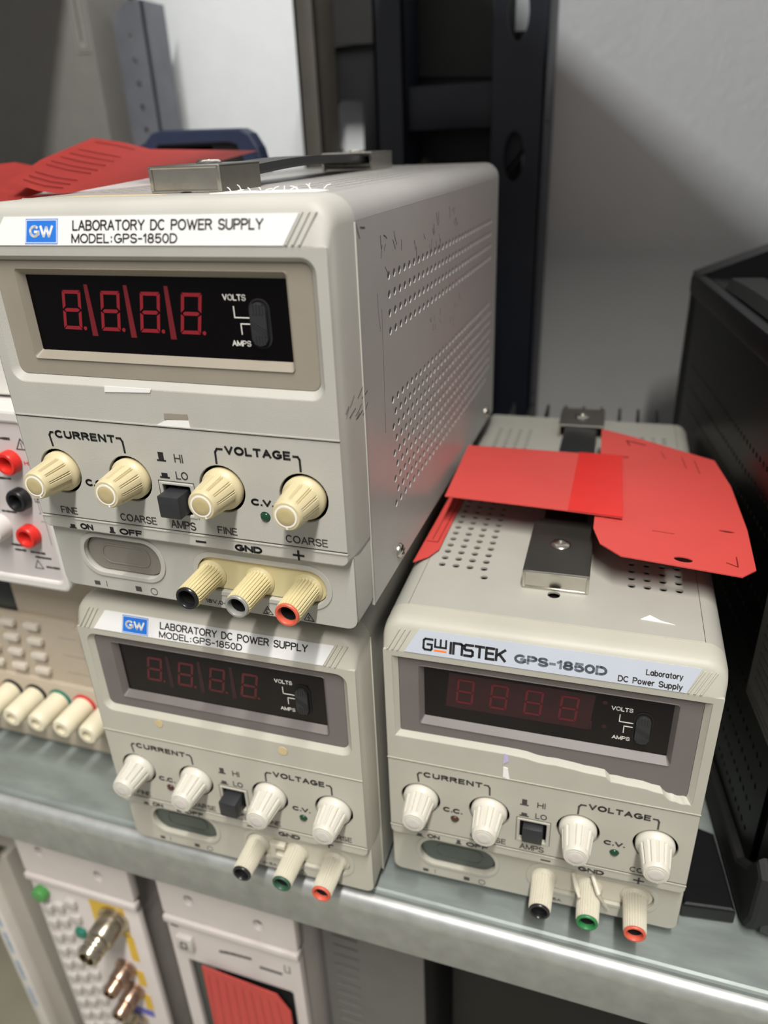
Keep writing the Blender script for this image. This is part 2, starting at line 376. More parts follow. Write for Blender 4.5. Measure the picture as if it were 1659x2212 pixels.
def power_supply(name, loc, rz, st, label):
    R = empty(name, loc, rz); tag(R, label, 'power supply', 'laboratory power supplies')
    SY = st['seam']; bz = st['bezel']; cs = st['case']
    # --- bezel: lofted shell, pierced front plate, lower base
    mb = MB()
    def ring(y, w, v0, v1, r): return [(a, y, b) for a, b in rrect(-w, w, v0, v1, rs=(2.5, 2.5, r, r), n=6)]
    mb.loft([ring(0.0, 63.2, 28.6, 131.6, 5.0), ring(3.0, 63.6, 28.4, 140.8, 7.0), ring(3.9, 63.8, 28.4, 142.6, 7.5), ring(5.6, 64, 28.4, 143.7, 8), ring(8.5, 64.2, 28.4, VT, 8), ring(SY, 64.2, 28.4, VT, 8)], False, True, True)
    inner = rrect(-57.4, 57.4, 88.9, 127.1, 3, 6) if not st.get('tear') else st['tear']
    hole = rrect(-59.4, 59.4, 86.6, 128.5, 4.6, 6) if not st.get('tear') else [(u * 1.034, v + (1.4 if v > 120 else -2.2)) for u, v in inner]
    holes = [hole]
    mb.loft([[(a, 0.12, b) for a, b in hole], [(a, 0.7, b) for a, b in [(p[0] + (q_[0] - p[0]) * .25, p[1] + (q_[1] - p[1]) * .25) for p, q_ in zip(hole, inner)]], [(a, 2.1, b) for a, b in inner], [(a, 3.4, b) for a, b in inner]], False, False, True)
    holes += [circ(u, 52.7, 8.8, 32) for u in (-48.9, -18.7, 18.4, 48.9)]
    holes += [rrect(-5.6, 6.0, 40.6, 52.4, 0.4), circ(33.8, 43.9, 1.9, 16), circ(-33.6, 44.3, 1.9, 16)]
    mb.plate([rrect(-63.2, 63.2, 28.6, 131.6, rs=(2.5, 2.5, 0.6, 0.6))] + holes, 2.2, FRONT @ T(0, 0, 0), 0.25)
    base = rrect(-63.6, 63.6, 0, 30, rs=(4, 4, 0.5, 0.5))
    mb.plate([base, rrect(-50.4, -15.6, 8.6, 24.2, 7.4, 8), rrect(0.6, 52.8, 8.2, 22.4, 7.0, 8)], 2.4, FRONT @ T(0, 0, -3.6), 0.35)
    mb.loft([[(a, y, b) for a, b in rrect(-63.8, 63.8, 0, 30, rs=(4, 4, 0.5, 0.5))] for y in (4.2, SY)], False, True)
    # raised lip line, rims round the switch and terminal recesses
    mb.plate([rrect(-52.6, -13.6, 6.6, 26, 9.2, 8), rrect(-50.4, -15.6, 8.6, 24.2, 7.4, 8)], 1.0, FRONT @ T(0, 0, -3.0), 0.3)
    mb.plate([rrect(-1.6, 55, 6.2, 24.6, 9, 8), rrect(0.6, 52.8, 8.2, 22.4, 7.0, 8)], 0.9, FRONT @ T(0, 0, -3.1), 0.3)
    # corner ribs beside the label
    sl = FRONT @ T(0, 131.6, 0) @ RX(math.radians(-18.1))
    for k in range(3):
        for s0 in (50.9 + 2.1 * k, -61.2 + 2.1 * k):
            p, q = (s0, 0.2), (s0 + 4.6, 9.2)
            lp = [(p[0] - .42, p[1]), (p[0] + .42, p[1]), (q[0] + .42, q[1]), (q[0] - .42, q[1])]
            mb.plate([lp], 0.9, sl @ T(0, 0, 0.55), 0.25)
    mb.box(-63.3, 63.3, -0.35, 0.2, 73.95, 74.35).box(-63.3, 63.3, -0.35, 0.3, 33.0, 33.4)
    mb.box(-56, 56, SY - .5, SY + .1, VT - .4, VT + .3, .1)
    mb.box(63.8, 64.55, SY - 0.6, SY + 0.2, 0.5, 136, .2)
    body = mb.obj('bezel', bz, R)
    # shaded side of the grooves, drawn as thin dark strokes
    g = MB()
    for (v, a0, a1) in ((73.6, -63, 63), (33.9, -62.6, 63)): g.stroke([(a0, v), (a1, v)], 0.35, FRONT, 0.06)
    g.box(64.0, 64.3, SY + 0.3, SY + 0.7, 0.5, 136)
    g.obj('groove_shade', 'soft_ink', R)
    # --- sheet metal case
    mb = MB(); YB = 250.0; r = 8.0
    side = [[(SY, 0.3), (YB, 0.3), (YB, VT - r), (SY, VT - r)]]
    for j in range(4):
        for i in range(30): side.append(circ(50.8 + 6.2 * i, 115.8 - 6.35 * j, 1.55, 8))
    for j in range(9):
        for i in range(30):
            if not (i + j > 36): side.append(circ(50.8 + 6.2 * i + (3.1 if j % 2 else 0), 71.4 - 5.32 * j, 1.55, 8))
    mb.plate(side, 0.9, RSIDE @ T(0, 0, W2 + 0.2))
    mb.plate([[(-b[0], b[1]) for b in side[0][::-1]]], 0.9, LSIDE @ T(0, 0, W2 + 0.2))
    top = [[(-W2 + r, SY), (W2 - r, SY), (W2 - r, YB), (-W2 + r, YB)]]
    for (u0, n) in ((-49.6, 4), (30.2, 4)):
        for i in range(n):
            for j in range(30): top.append(circ(u0 + 6.2 * i, 48.6 + 6.0 * j, 1.6, 10))
    top.append(circ(-29.8, 41.6, 1.6, 10)); top.append(circ(0, 34.6, 2.6, 12))
    mb.plate(top, 0.9, T(0, 0, VT + 0.05))
    for s in (-1, 1):
        arc = [(s * (W2 + 0.2 - r + r * math.sin(math.radians(t))), VT + 0.05 - r + r * math.cos(math.radians(t))) for t in range(0, 91, 10)]
        arc2 = [(s * (W2 + 0.2 - r + (r - .9) * math.sin(math.radians(t))), VT + 0.05 - r + (r - .9) * math.cos(math.radians(t))) for t in range(90, -1, -10)]
        mb.loft([[(a, y, b) for a, b in arc + arc2] for y in (SY, YB)], smooth=True)
    mb.obj('case', cs, R)
    # black block inside the case, coloured to give the holes their shade
    mb = MB(); mb.box(-60.5, 60.5, 6.5, 247, 3, 141); mb.box(-62, 62, 245, 249.2, 2, 142)
    mb.obj('dark_core', 'chassis_black', R)
    # heat sink fins at the rear
    mb = MB(); mb.box(-56, 56, 249.4, 252, 20, 138)
    for i in range(9): mb.box(-50 + 12 * i, -48.4 + 12 * i, 252, 284, 20, 142)
    mb.obj('heat_sink', 'rack_black', R)
    # case screws
    for (y, v) in ((51.8, 6.8), (227, 7.3)):
        sm = MB().lathe([(3.2, 0), (3.2, 0.6), (2.6, 1.5), (1.2, 2.0)], RSIDE @ T(y, v, W2 + .2), 20)
        sm.use('chrome'); sm.use('chassis_black')
        for a in (0, 90): sm.box(-1.7, 1.7, -0.3, 0.3, 1.7, 2.1, mx=RSIDE @ T(y, v, W2 + .2) @ RZ(math.radians(a + 20)))
        sm.obj('case_screw', None, R)
    MB().lathe([(2.8, 0), (2.8, 1), (1.6, 2)], RSIDE @ T(252.2, 126, W2 - 3.2), 16).obj('case_screw', 'chrome', R)
    # --- label strip on the sloped top of the bezel
    off = 0.35
    mb = MB(); mb.plate([[(-54.2, 0.2), (50.2, 0.2), (54.6, 8.9 if st['brand'] != 'new' else 10.0), (-48.6, 8.9 if st['brand'] != 'new' else 10.0)]], 0.6, sl @ T(0, 0, off))
    strip = mb.obj('label_strip', st['label'], R)
    q = sl @ T(0, 0, off); mb = MB(); k = 1 / math.cos(math.radians(18.1))
    def tv(v): return (v - 131.6) * k
    if st['brand'] != 'new':
        mb.use('blue_ink').plate([[(-40.2, tv(132.1)), (-27.6, tv(132.1)), (-27.4, tv(139.4)), (-39.8, tv(139.4))]], 0.1, q @ T(0, 0, .05))
        mb.use('white_ink').text('GW', -38.4, -29.2, tv(134.0), tv(137.5), q @ T(0, 0, .05), 0.3)
        for ln in ([(-39.9, tv(132.5)), (-27.9, tv(132.5)), (-27.8, tv(139.0)), (-39.5, tv(139.0)), (-39.9, tv(132.5))],): mb.stroke(ln, 0.22, q @ T(0, 0, .04), 0.08)
        mb.use('black_ink').text('LABORATORY DC POWER SUPPLY', -21.9, 43.8, tv(135.9), tv(138.9), q, 0.06)
        mb.text('MODEL:GPS-1850D', -22.3, 15.7, tv(132.4), tv(135.1), q, 0.06)
    else:
        gq = [(-43.0, tv(137.9)), (-45.9, tv(137.9)), (-46.5, tv(137.3)), (-46.5, tv(134.3)), (-45.9, tv(133.8)), (-43.6, tv(133.8)), (-43.2, tv(134.3)), (-43.2, tv(135.9)), (-45.0, tv(135.9))]
        mb.use('black_ink').stroke(gq, 0.85, q)
        mb.stroke([(-41.9, tv(138.2)), (-41.9, tv(135.3)), (-37.6, tv(135.3)), (-37.6, tv(138.2))], 0.75, q).stroke([(-39.75, tv(138.2)), (-39.75, tv(135.3))], 0.75, q)
        mb.text('InsTEK', -36.2, -14.2, tv(133.2), tv(138.2), q, 0.3, gap=.17)
        mb.use('orange_ink').stroke([(-42.0, tv(133.9)), (-37.5, tv(133.9))], 0.7, q)
        mb.use('grey_ink').text('GPS-1850D', -11.2, 22.7, tv(133.7), tv(137.1), q, 0.45)
        mb.use('soft_ink').text('Laboratory', 36.0, 48.6, tv(135.7), tv(138.4), q, 0.0); mb.text('DC Power Supply', 26.6, 48.8, tv(132.0), tv(134.8), q, 0.0)
    mb.obj('label_lettering', None, strip)
    # --- display frame, window, digits
    mb = MB()
    outer = rrect(-57.3, 57.3, 89, 127, 3) if not st.get('tear') else [(-57.3, 84), (57.4, 78.5), (57.4, 127), (-57.3, 127)]
    mb.plate([outer, rrect(-49, 49.4, 94.6, 124.6, 1.2)], 1.6, FRONT @ T(0, 0, -2.0), 0.15)
    def rr(y, a0, a1, b0, b1, rad): return [(a, y, b) for a, b in rrect(a0, a1, b0, b1, rad)]
    mb.loft([rr(2.1, -49.1, 49.5, 94.5, 124.7, 1.2), rr(1.5, -48.9, 49.3, 94.7, 124.5, 1.1), rr(4.3, -47.4, 47.9, 97.1, 122.2, 0.4), rr(6.4, -47.4, 47.9, 97.1, 122.2, 0.4)], False, False)
    mb.obj('display_frame', st['frame'], R)
    win = MB().box(-48, 48.4, 4.4, 6.2, 96.6, 122.6).obj('display_window', st['window'], R)
    dq = FRONT @ T(0, 0, -4.38)
    if st['brand'] == 'new':
        MB().plate([[(-38.5, 103.6), (18.5, 103.6), (19.8, 121.0), (-37, 121.0)]], 0.1, dq @ T(0, 0, 0.02)).obj('digit_filter', 'digit_back', R)
        us = [(-34.4, 0.9), (-20.8, 0.9), (-7.2, 0.9), (6.3, 0.9)]; dz = (106.4, 12.2, 7.0)
    else: us = [(-36.4, 2.4), (-21.2, 2.4), (-6.1, 2.4), (9.0, 2.4)]; dz = (104.5, 12.9, 7.4)
    for i, (u, lean) in enumerate(us):
        mb = MB(); digit_segments(mb, u, dz[0], dz[2], dz[1], lean, 1.15 if st['brand'] != 'new' else 0.9, dq @ T(0, 0, .12))
        if st['brand'] != 'new': mb.plate([circ(u + dz[2] + 1.3, dz[0] + 0.5, 0.65, 10)], .2, dq @ T(0, 0, .12))
        mb.obj('digit', st['digit'], R)
    if st['brand'] != 'new':
        for u in (-26.2, -11.0, 4.1):
            MB().plate([[(u + 0.9, 102.6), (u + 3.1, 102.6), (u + 2.7, 119.3), (u + 1.3, 119.3)]], 0.15, dq @ T(0, 0, .08)).obj('digit_divider', st['slash'], R)
    else:
        MB().plate([circ(23.4, 118.2, 1.0, 12), circ(24.0, 106.6, 1.0, 12), rrect(18.8, 19.4, 104, 108.4, .2)], 0.1, dq @ T(0, 0, .08)).obj('decimal_marks', 'digit_back', R)
    mb = MB(); wq = dq @ T(0, 0, .1)
    mb.text('VOLTS', 25.9, 33.8, 115.4, 117.3, wq, 0.04); mb.text('AMPS', 27.3, 33.9, 101.4, 103.2, wq, 0.04)
    mb.stroke([(29.3, 113.6), (29.3, 110.3), (34.6, 110.3)], 0.32, wq).stroke([(31.2, 105.2), (31.2, 108.4), (34.6, 108.4)], 0.32, wq)
    mb.obj('window_legend', 'white_ink', R)
    sw = MB(); sw.plate([rrect(34.4, 41.6, 101.0, 116.2, 3.4, 8), rrect(35.0, 41.0, 101.6, 115.6, 3.0, 8)], 0.5, wq @ T(0, 0, .25), 0.1)
    sw.plate([rrect(35.0, 41.0, 101.6, 115.6, 3.0, 8)], 0.3, wq)
    sw = sw.obj('range_switch', 'chassis_black', R)
    sd = MB(); sd.plate([rrect(35.3, 40.7, 102.0, 115.2, 2.7, 8)], 1.6, wq @ T(0, 0, 1.6), 0.3)
    for j in range(4):
        for i in range(4): sd.box(36.2 + i * 1.05, 36.8 + i * 1.05, -0.35, 0.35, -0.25, 0.35, mx=wq @ T(0, 112.2 + j * 0.75, 1.5)); sd.box(36.2 + i * 1.05, 36.8 + i * 1.05, -0.3, 0.3, -0.25, 0.3, mx=wq @ T(0, 102.9 + j * 0.7, 1.5))
    for j in range(3): sd.stroke([(35.4, 110.2 - j * 0.9), (40.6, 107.0 - j * 0.9)], 0.25, wq @ T(0, 0, 1.6), 0.15)
    sd.obj('slider', 'slider_grey', sw)
    # --- control panel lettering
    F = FRONT; ink = 'black_ink' if st['crisp'] else 'soft_ink'
    class Leg:
        def __getattr__(self, k):
            def f(*a, **kw):
                m_ = MB(); getattr(m_, k)(*a, **kw); m_.obj('printed_legend', ink, R); return self
            return f
    mb = Leg()
    mb.text('CURRENT', -47.4, -21.7, 66.1, 69.1, F, 0.35, gap=.3); mb.text('VOLTAGE', 21.6, 45.7, 65.9, 69.0, F, 0.35, gap=.3)
    mb.stroke([(-49.6, 62.9), (-50.0, 66.9), (-49.2, 68.1), (-48.2, 68.1)], 0.75, F).stroke([(-21.0, 68.1), (-19.4, 68.1), (-18.7, 66.9), (-18.6, 62.9)], 0.75, F)
    mb.stroke([(17.8, 62.3), (17.9, 66.4), (18.7, 67.6), (20.6, 67.6)], 0.75, F).stroke([(46.6, 67.4), (48.2, 67.4), (48.8, 66.4), (48.8, 62.4)], 0.75, F)
    mb.text('C.V.', 29.1, 37.6, 48.0, 50.6, F, 0.35); mb.text('C.C.', -38.8, -30.2, 48.0, 50.8, F, 0.35)
    mb.plate([[(-5.8, 61.0), (-2.2, 61.0), (-2.2, 61.6), (-2.9, 61.6), (-2.9, 64.4), (-5.0, 64.4), (-5.0, 61.6), (-5.8, 61.6)]], 0.15, F @ T(0, 0, .12))
    mb.plate([[(-5.8, 54.6), (-1.9, 54.6), (-1.9, 55.2), (-2.6, 55.2), (-2.6, 56.6), (-5.0, 56.6), (-5.0, 55.2), (-5.8, 55.2)]], 0.15, F @ T(0, 0, .12))
    mb.plate([[(-51.4, 28.9), (-48.2, 28.9), (-48.2, 29.4), (-48.7, 29.4), (-48.7, 30.6), (-50.8, 30.6), (-50.8, 29.4), (-51.4, 29.4)]], 0.15, F @ T(0, 0, .12))
    mb.plate([[(-33.1, 29.1), (-30.5, 29.1), (-30.5, 29.7), (-31.0, 29.7), (-31.0, 31.7), (-32.6, 31.7), (-32.6, 29.7), (-33.1, 29.7)]], 0.15, F @ T(0, 0, .12))
    mb.text('ON', -46.2, -40.4, 29.1, 31.6, F, 0.3); mb.text('OFF', -28.4, -18.5, 29.1, 31.7, F, 0.3); mb.text('GND', 20.2, 30.9, 29.0, 31.7, F, 0.4)
    mb.stroke([(4.6, 30.6), (8.3, 30.6)], 0.8, F).stroke([(43.0, 30.5), (46.8, 30.5)], 0.8, F).stroke([(44.9, 28.8), (44.9, 32.2)], 0.8, F)
    ink = 'soft_ink'
    mb.text('HI', 1.3, 4.7, 61.0, 64.2, F, 0.02); mb.text('LO', 0.8, 5.6, 54.7, 57.7, F, 0.02)
    mb.text('FINE', -53.4, -45.8, 35.1, 38.0, F, 0.02); mb.text('COARSE', -26.6, -10.9, 35.2, 38.2, F, 0.02); mb.text('AMPS', -5.0, 5.4, 34.9, 38.2, F, 0.02)
    mb.text('FINE', 14.2, 22.0, 35.1, 38.0, F, 0.02); mb.text('COARSE', 40.7, 56.3, 35.2, 38.1, F, 0.02)
    mb.stroke([(-6.9, 39.6), (-6.9, 53.6), (7.4, 53.6), (7.4, 39.6)], 0.25, F, 0.05)
    Fb = FRONT @ T(0, 0, -3.6)
    mb.text('18V,0-5A', 1.6, 14.6, 1.5, 3.4, Fb, 0.02)
    for (u, h) in ((28, 1.0), (44.6, 1.4)): mb.stroke([(u - 2, .9), (u + 2, .9), (u, 4.2), (u - 2, .9)], 0.28, Fb)
    mb.stroke([(44.9, 3.4), (44.2, 2.2), (45.0, 2.2), (44.4, 1.3)], 0.25, Fb); mb.stroke(circ(28, 2.2, .9, 8) + [(28.9, 2.2)], 0.25, Fb)
    mb.plate([rrect(-49.4, -46.8, 1.6, 3.4)], 0.1, Fb @ T(0, 0, .1)).plate([rrect(-29.9, -27.2, 1.6, 3.8)], 0.1, Fb @ T(0, 0, .1)); mb.stroke(circ(-21.4, 2.6, 1.5, 12) + [(-19.9, 2.6)], 0.25, Fb)
    mb.stroke([(-43.6, 1.4), (-43.6, 4.0)], 0.2, Fb)
    # --- knobs
    def knob(u, v, rot):
        K = MB(); mx = FRONT @ T(u, v, 0) @ RZ(rot)
        N = 108
        pat = [0, 0, 0, 0, 0, -.075, 0, -.075, 0] if st['crisp'] else [0, 0, 0, 0, -.06, -.10, -.06, 0, 0]
        K.lathe([(7.7, -1.4), (7.75, 0.3), (7.3, 1.2), (6.7, 1.7), (6.5, 2.2), (6.45, 2.4, 1), (5.5, 11.6, 1), (5.35, 11.9), (5.2, 13.0), (4.7, 13.7), (3.55, 13.75)], mx, N, lambda i: pat[i % len(pat)], cap0=True)
        K = K.obj('knob', st['knob'], R)
        MB().lathe([(3.5, 13.0), (3.5, 13.8), (3.2, 14.0), (1.5, 14.05)], mx, 32).obj('knob_cap', st['cap'], K)
        rg = MB(); rg.plate([circ(0, 0, 3.85, 32), circ(0, 0, 3.3, 32)], 0.3, mx @ T(0, 0, 13.95)); rg.box(-.28, .28, -4.6, -3.5, 13.5, 13.92, mx=mx)
        rg.obj('pointer_ring', st['ringk'], K)
    for u, a in zip((-48.9, -18.7, 18.4, 48.9), st['kang']): knob(u, 52.7, a)
    # --- leds, range button
    MB().lathe([(1.8, -2.5), (1.8, 0.0), (1.5, 0.5), (0.8, 0.8)], FRONT @ T(33.8, 43.9, 0), 16).obj('indicator_lamp', 'led_green', R)
    MB().lathe([(1.8, -2.5), (1.8, 0.0), (1.5, 0.5), (0.8, 0.8)], FRONT @ T(-33.6, 44.3, 0), 16).obj('indicator_lamp', 'led_brown', R)
    MB().plate([rrect(-6.6, 7.0, 39.8, 53.2, .5), rrect(-5.4, 5.8, 41.0, 52.2, .5)], 1.0, FRONT @ T(0, 0, .35), .25).obj('button_surround', bz, R)
    d = st['btn']
    MB().box(-4.0, 4.4, -d, 6, 42.2, 50.6, 0.5).obj('range_button', 'button_black', R)
    # --- power switch
    P = MB(); P.plate([rrect(-50.2, -15.8, 8.8, 24.0, 7.3, 8)], 2.2, FRONT @ T(0, 0, -5.2), 0.5); P = P.obj('power_switch', st['power'], R)
    q2 = MB(); q2.plate([rrect(-43.5, -21.5, 12.0, 20.6, 3.8, 8), rrect(-42.9, -22.1, 12.6, 20.0, 3.4, 8)], 0.5, FRONT @ T(0, 0, -4.9), 0.15); q2.obj('switch_ridge', st['power'], P)
    # --- terminals
    MB().plate([rrect(0.8, 52.6, 8.4, 22.2, 6.8, 8)], 2.5, FRONT @ T(0, 0, -4.6), 0.5).obj('terminal_block', st['tblock'], R)
    for u, rc in zip((6.0, 25.8, 45.0), st['rings']):
        mx = FRONT @ T(u, 14.6, 0); N = 125
        t = MB(); t.lathe([(5.9, -6.0), (5.9, -4.0), (5.4, -3.4), (5.2, -3.0), (5.0, -2.6, 1), (4.75, 11.8, 1), (4.5, 12.6), (3.9, 12.8), (3.3, 12.7), (3.2, 6)], mx, N, lambda i: (0.0, 0.0, 0.0, -.09, -.09)[i % 5], cap0=True)
        t = t.obj('terminal', st['term'], R)
        rg = MB(); rg.lathe([(4.35, 12.4), (4.5, 13.3), (4.2, 13.7), (3.5, 13.7), (3.2, 13.2), (3.15, 11.5)], mx, 32, cap1=False); rg.obj('socket_ring', rc, t)
        MB().lathe([(3.3, 11.6), (3.1, 11.4), (3.0, 4), (1, 3.9)], mx, 24).obj('socket_core', 'chassis_black', t)
    # --- carrying handle
    for (y0, y1) in st['handle']:
        top_ = [(-12.9, y1 if y0 < 100 else y0)]
        B = MB()
        if y0 < 100: lp = [(-13.4, y0), (13.4, y0), (13.4, y1 - 5), (11, y1), (-11, y1), (-13.4, y1 - 5)]
        else: lp = [(-13.4, y0), (13.4, y0), (13.4, y1), (-13.4, y1)]
        B.plate([lp], 1.1, T(0, 0, VT + 8.4), 0.35)
        for s in (-1, 1): B.box(s * 12.9 - .5, s * 12.9 + .5, y0, y1 - (5 if y0 < 100 else 0), VT + .2, VT + 8.0)
        yf = y0 if y0 < 100 else y1
        BF = MB(); BF.box(-12.2, 12.2, yf - .1 if y0 < 100 else yf - 1.1, yf + 1.1 if y0 < 100 else yf + .1, VT + .3, VT + 7.8)
        for (a0, a1, c0, c1) in ((-13.3, 13.3, VT + 7.3, VT + 8.35), (-13.4, -12.2, VT + .2, VT + 8.2), (12.2, 13.4, VT + .2, VT + 8.2), (-13.3, 13.3, VT + .15, VT + 1.0)): BF.box(a0, a1, yf - .7, yf + .7, c0, c1, .3)
        B.box(-12.4, 12.4, y0 + 2, y1 - 6, VT + .2, VT + 1.0)
        B.use('brushed' if y0 < 100 else 'chrome'); B.use('bracket_top')
        for f in B.bm.faces:
            if y0 < 100 and f.normal.z > .9 and f.calc_center_median().z > VT + 8.2: f.material_index = 1
        B = B.obj('handle_bracket', None, R); BF.obj('bracket_front', 'chrome', B)
        MB().lathe([(4.4, 0), (4.4, .5), (3.6, 1.2), (2.0, 1.3), (1.6, .6)], T(0, (y0 + y1) / 2, VT + 8.3), 20).obj('bracket_screw', 'chrome', B)
    ya_, yb_ = st['handle'][0][1] - 14, st['handle'][1][0] + 7; ys = [ya_ + (yb_ - ya_) * i / 16 for i in range(17)]
    MB().loft([[(a, y, VT + z + st['arch'] * math.sin(math.pi * (y - ya_) / (yb_ - ya_))) for a, z in ((-9.2, 3.0), (9.2, 3.0), (9.8, 4.0), (9.2, 6.4), (-9.2, 6.4), (-9.8, 4.0))] for y in ys], smooth=False).obj('handle_strap', 'strap_black', R)
    # --- feet
    fz = st['feet']
    for x in (-50, 50):
        for y in (26, 224): MB().lathe([(6.5, -fz), (7.5, -fz + .8), (7.5, 3.2)], T(x, y, 0), 20, cap0=True).obj('rubber_foot', 'rubber', R)
    # --- remains of tape and labels
    for m, pts, z in st['scraps']:
        if z == 'front': MB().plate([pts], 0.25, FRONT @ T(0, 0, .3)).obj('tape_scrap', m, R)
        elif z == 'top': MB().plate([pts], 0.25, T(0, 0, VT + .35)).obj('tape_scrap', m, R)
    if st.get('fray'):
        fr_ = MB()
        for (x, y, dx, dy, dz) in st['fray']: fr_.tube([(x, y, VT + .4), (x + dx * .5, y + dy * .5, VT + .4 + dz * .8), (x + dx, y + dy, VT + .4 + dz)], .16, 4)
        fr_.obj('label_fibres', 'paper_white', R)['kind'] = 'stuff'
    if st.get('scuffs'):
        sc = MB()
        for (y0, v0, y1, v1, w_) in st['scuffs']: sc.stroke([(y0, v0), ((y0 + y1) / 2 + random.uniform(-.6, .6), (v0 + v1) / 2), (y1, v1)], w_, RSIDE @ T(0, 0, W2 + .2), 0.05)
        sc.obj('scuff_marks', 'soft_ink', R)['kind'] = 'stuff'
    return R

rnd = random.Random(3)
scuffs = [(21.5, 135.5, 24, 131, .5), (25, 134, 29, 133.5, .5), (41, 62, 42, 106, .18), (40, 99, 38, 112, .2)]
for i in range(26):
    y = rnd.uniform(40, 150); v = rnd.uniform(119, 131); scuffs.append((y, v, y + rnd.uniform(-1.5, 3), v - rnd.uniform(1, 5), rnd.uniform(.2, .5)))
for i in range(12):
    y = rnd.uniform(90, 160); v = rnd.uniform(82, 92); scuffs.append((y, v, y + rnd.uniform(-1, 2), v - rnd.uniform(1, 6), rnd.uniform(.15, .3)))
for i in range(9):
    y = rnd.uniform(4, 20); v = rnd.uniform(74, 84); scuffs.append((y, v, y + rnd.uniform(2, 6), v + rnd.uniform(1, 3), rnd.uniform(.2, .4)))
def ragged(a0, b0, a1, b1, n, amp, seed):
    r_ = random.Random(seed); return [(a0 + (a1 - a0) * i / n, b0 + (b1 - b0) * i / n + r_.uniform(-amp, amp)) for i in range(n + 1)]
frayed = [(15, 23)] + ragged(17, 30, 49, 33, 16, 1.6, 5) + [(54, 27), (52, 22.5), (36, 21.5)]

stA = dict(handle=((34, 67), (183, 215)), arch=2.2, bezel='bezel_grey', case='case_grey', seam=20.5, label='white_label', brand='old', frame='frame_tan', window='window_black', digit='digit_bright', slash='slash_red', crisp=True,
           knob='knob_yellow', cap='knob_cap_tan', ringk='knob_ring_white', kang=(0.35, 0.1, 0.3, 0.0), btn=6.5, power='button_grey', tblock='terminal_yellow', term='terminal_yellow', rings=('ring_black', 'ring_grey', 'ring_red'), feet=9.3,
           scraps=[('paper_white', [(-21.6, 84.8), (-3.5, 85.6), (-2.8, 86.9), (-21.2, 86.9)], 'front'), ('paper_white', [(-3.5, 74.2), (9.9, 74.0), (9.6, 77.0), (1.0, 76.4)], 'front'), ('frame_tan', [(0.2, 76.6), (9.6, 76.9), (9.4, 79.0), (0.6, 78.8)], 'front'),
                   ('tape_tan', [(-44, 21.2), (-4, 21.2), (-2, 25), (-36, 27)], 'top'), ('paper_white', frayed, 'top')], scuffs=scuffs, fray=[(18 + 2.6 * i + rnd.uniform(-1, 1), 30 + rnd.uniform(0, 3), rnd.uniform(-4, 4), rnd.uniform(0, 4), rnd.uniform(.2, 1.9)) for i in range(13)])
stB = dict(stA, handle=((38, 86), (215, 247)), arch=4.4, bezel='bezel_beige', case='case_beige', seam=17, frame='frame_mauve', window='window_brown', digit='digit_dim', slash='digit_back', crisp=False, knob='knob_white', cap='knob_cap_white', ringk='knob_white', kang=(0.9, 0.6, 0.2, -0.4), btn=7.0,
           power='power_green', tblock='terminal_white', term='terminal_white', rings=('ring_black', 'ring_darkgreen', 'ring_red'), feet=7.0, scuffs=None, fray=None,
           scraps=[('tape_tan', circ(-32, 84.0, 2.0, 12), 'front'), ('tape_tan', circ(28, 82.5, 2.2, 12), 'front')])
tear = [(-57.5, 127.2), (-57.5, 89.2), (-12, 89.6)] + ragged(-8, 89.2, 26, 87.0, 9, .35, 2) + ragged(28, 85.2, 47, 84.2, 6, .5, 3) + [(48.4, 82.0)] + ragged(49.5, 81.4, 57.0, 80.2, 7, .5, 4) + [(57.5, 82), (57.5, 127.2)]
stC = dict(stB, bezel='bezel_cream', seam=15, label='silver_label', brand='new', digit='digit_faint', rings=('ring_black', 'ring_green', 'ring_red'), kang=(0.5, 0.3, -0.1, 0.2), btn=2.8, tear=tear,
           scraps=[('tape_lilac', [(-13.2, 88.0), (-11.9, 87.6), (-11.2, 84.2), (-13.6, 82.0)], 'front'), ('paper_white', [(-13.4, 80.5), (-11.6, 80.2), (-10.6, 74.0), (-13.4, 75.0)], 'front'),
                   ('paper_white', [(33.5, 24.5), (37, 28), (41, 25), (46, 23.5)], 'top')])
UA = ((-146.855, -11.088, 159.36), -0.00682)
UB = ((-151.234, -3.286, 4.0), 0.02046)
UC = ((-19.082, 16.186, 4.0), 0.02739)
A = power_supply('power_supply', *UA, stA, 'upper lab power supply with yellowed cream knobs, stacked on top of another power supply')
B = power_supply('power_supply', *UB, stB, 'lower left lab power supply with white knobs, on the shelf underneath the yellowed one')
Cc = power_supply('power_supply', *UC, stC, 'right lab power supply with silver label strip, red cards lying on its top')
# broken clip between the terminals of the right and lower left units
c = MB()
c.tube([(18.5, 2.5, 23.5), (20.5, -2.5, 20.5), (22.0, -6, 19.5)], [.9, 1.1, .7], 8); c.tube([(26.5, 2.5, 25.0), (29.5, -3, 21.0), (31.5, -2.0, 15), (34.5, 1.0, 7)], [.9, 1.1, .9, .7], 8)
c.obj('broken_clip', 'terminal_white', Cc)
c = MB(); c.plate([[(14.5, 12.5), (22, 12.5), (22, 15), (17.2, 15), (17.2, 19), (22, 19), (22, 21.5), (14.5, 21.5)]], 3.0, FRONT @ T(0, 0, 0), .4); c.obj('terminal_link', 'terminal_white', B)

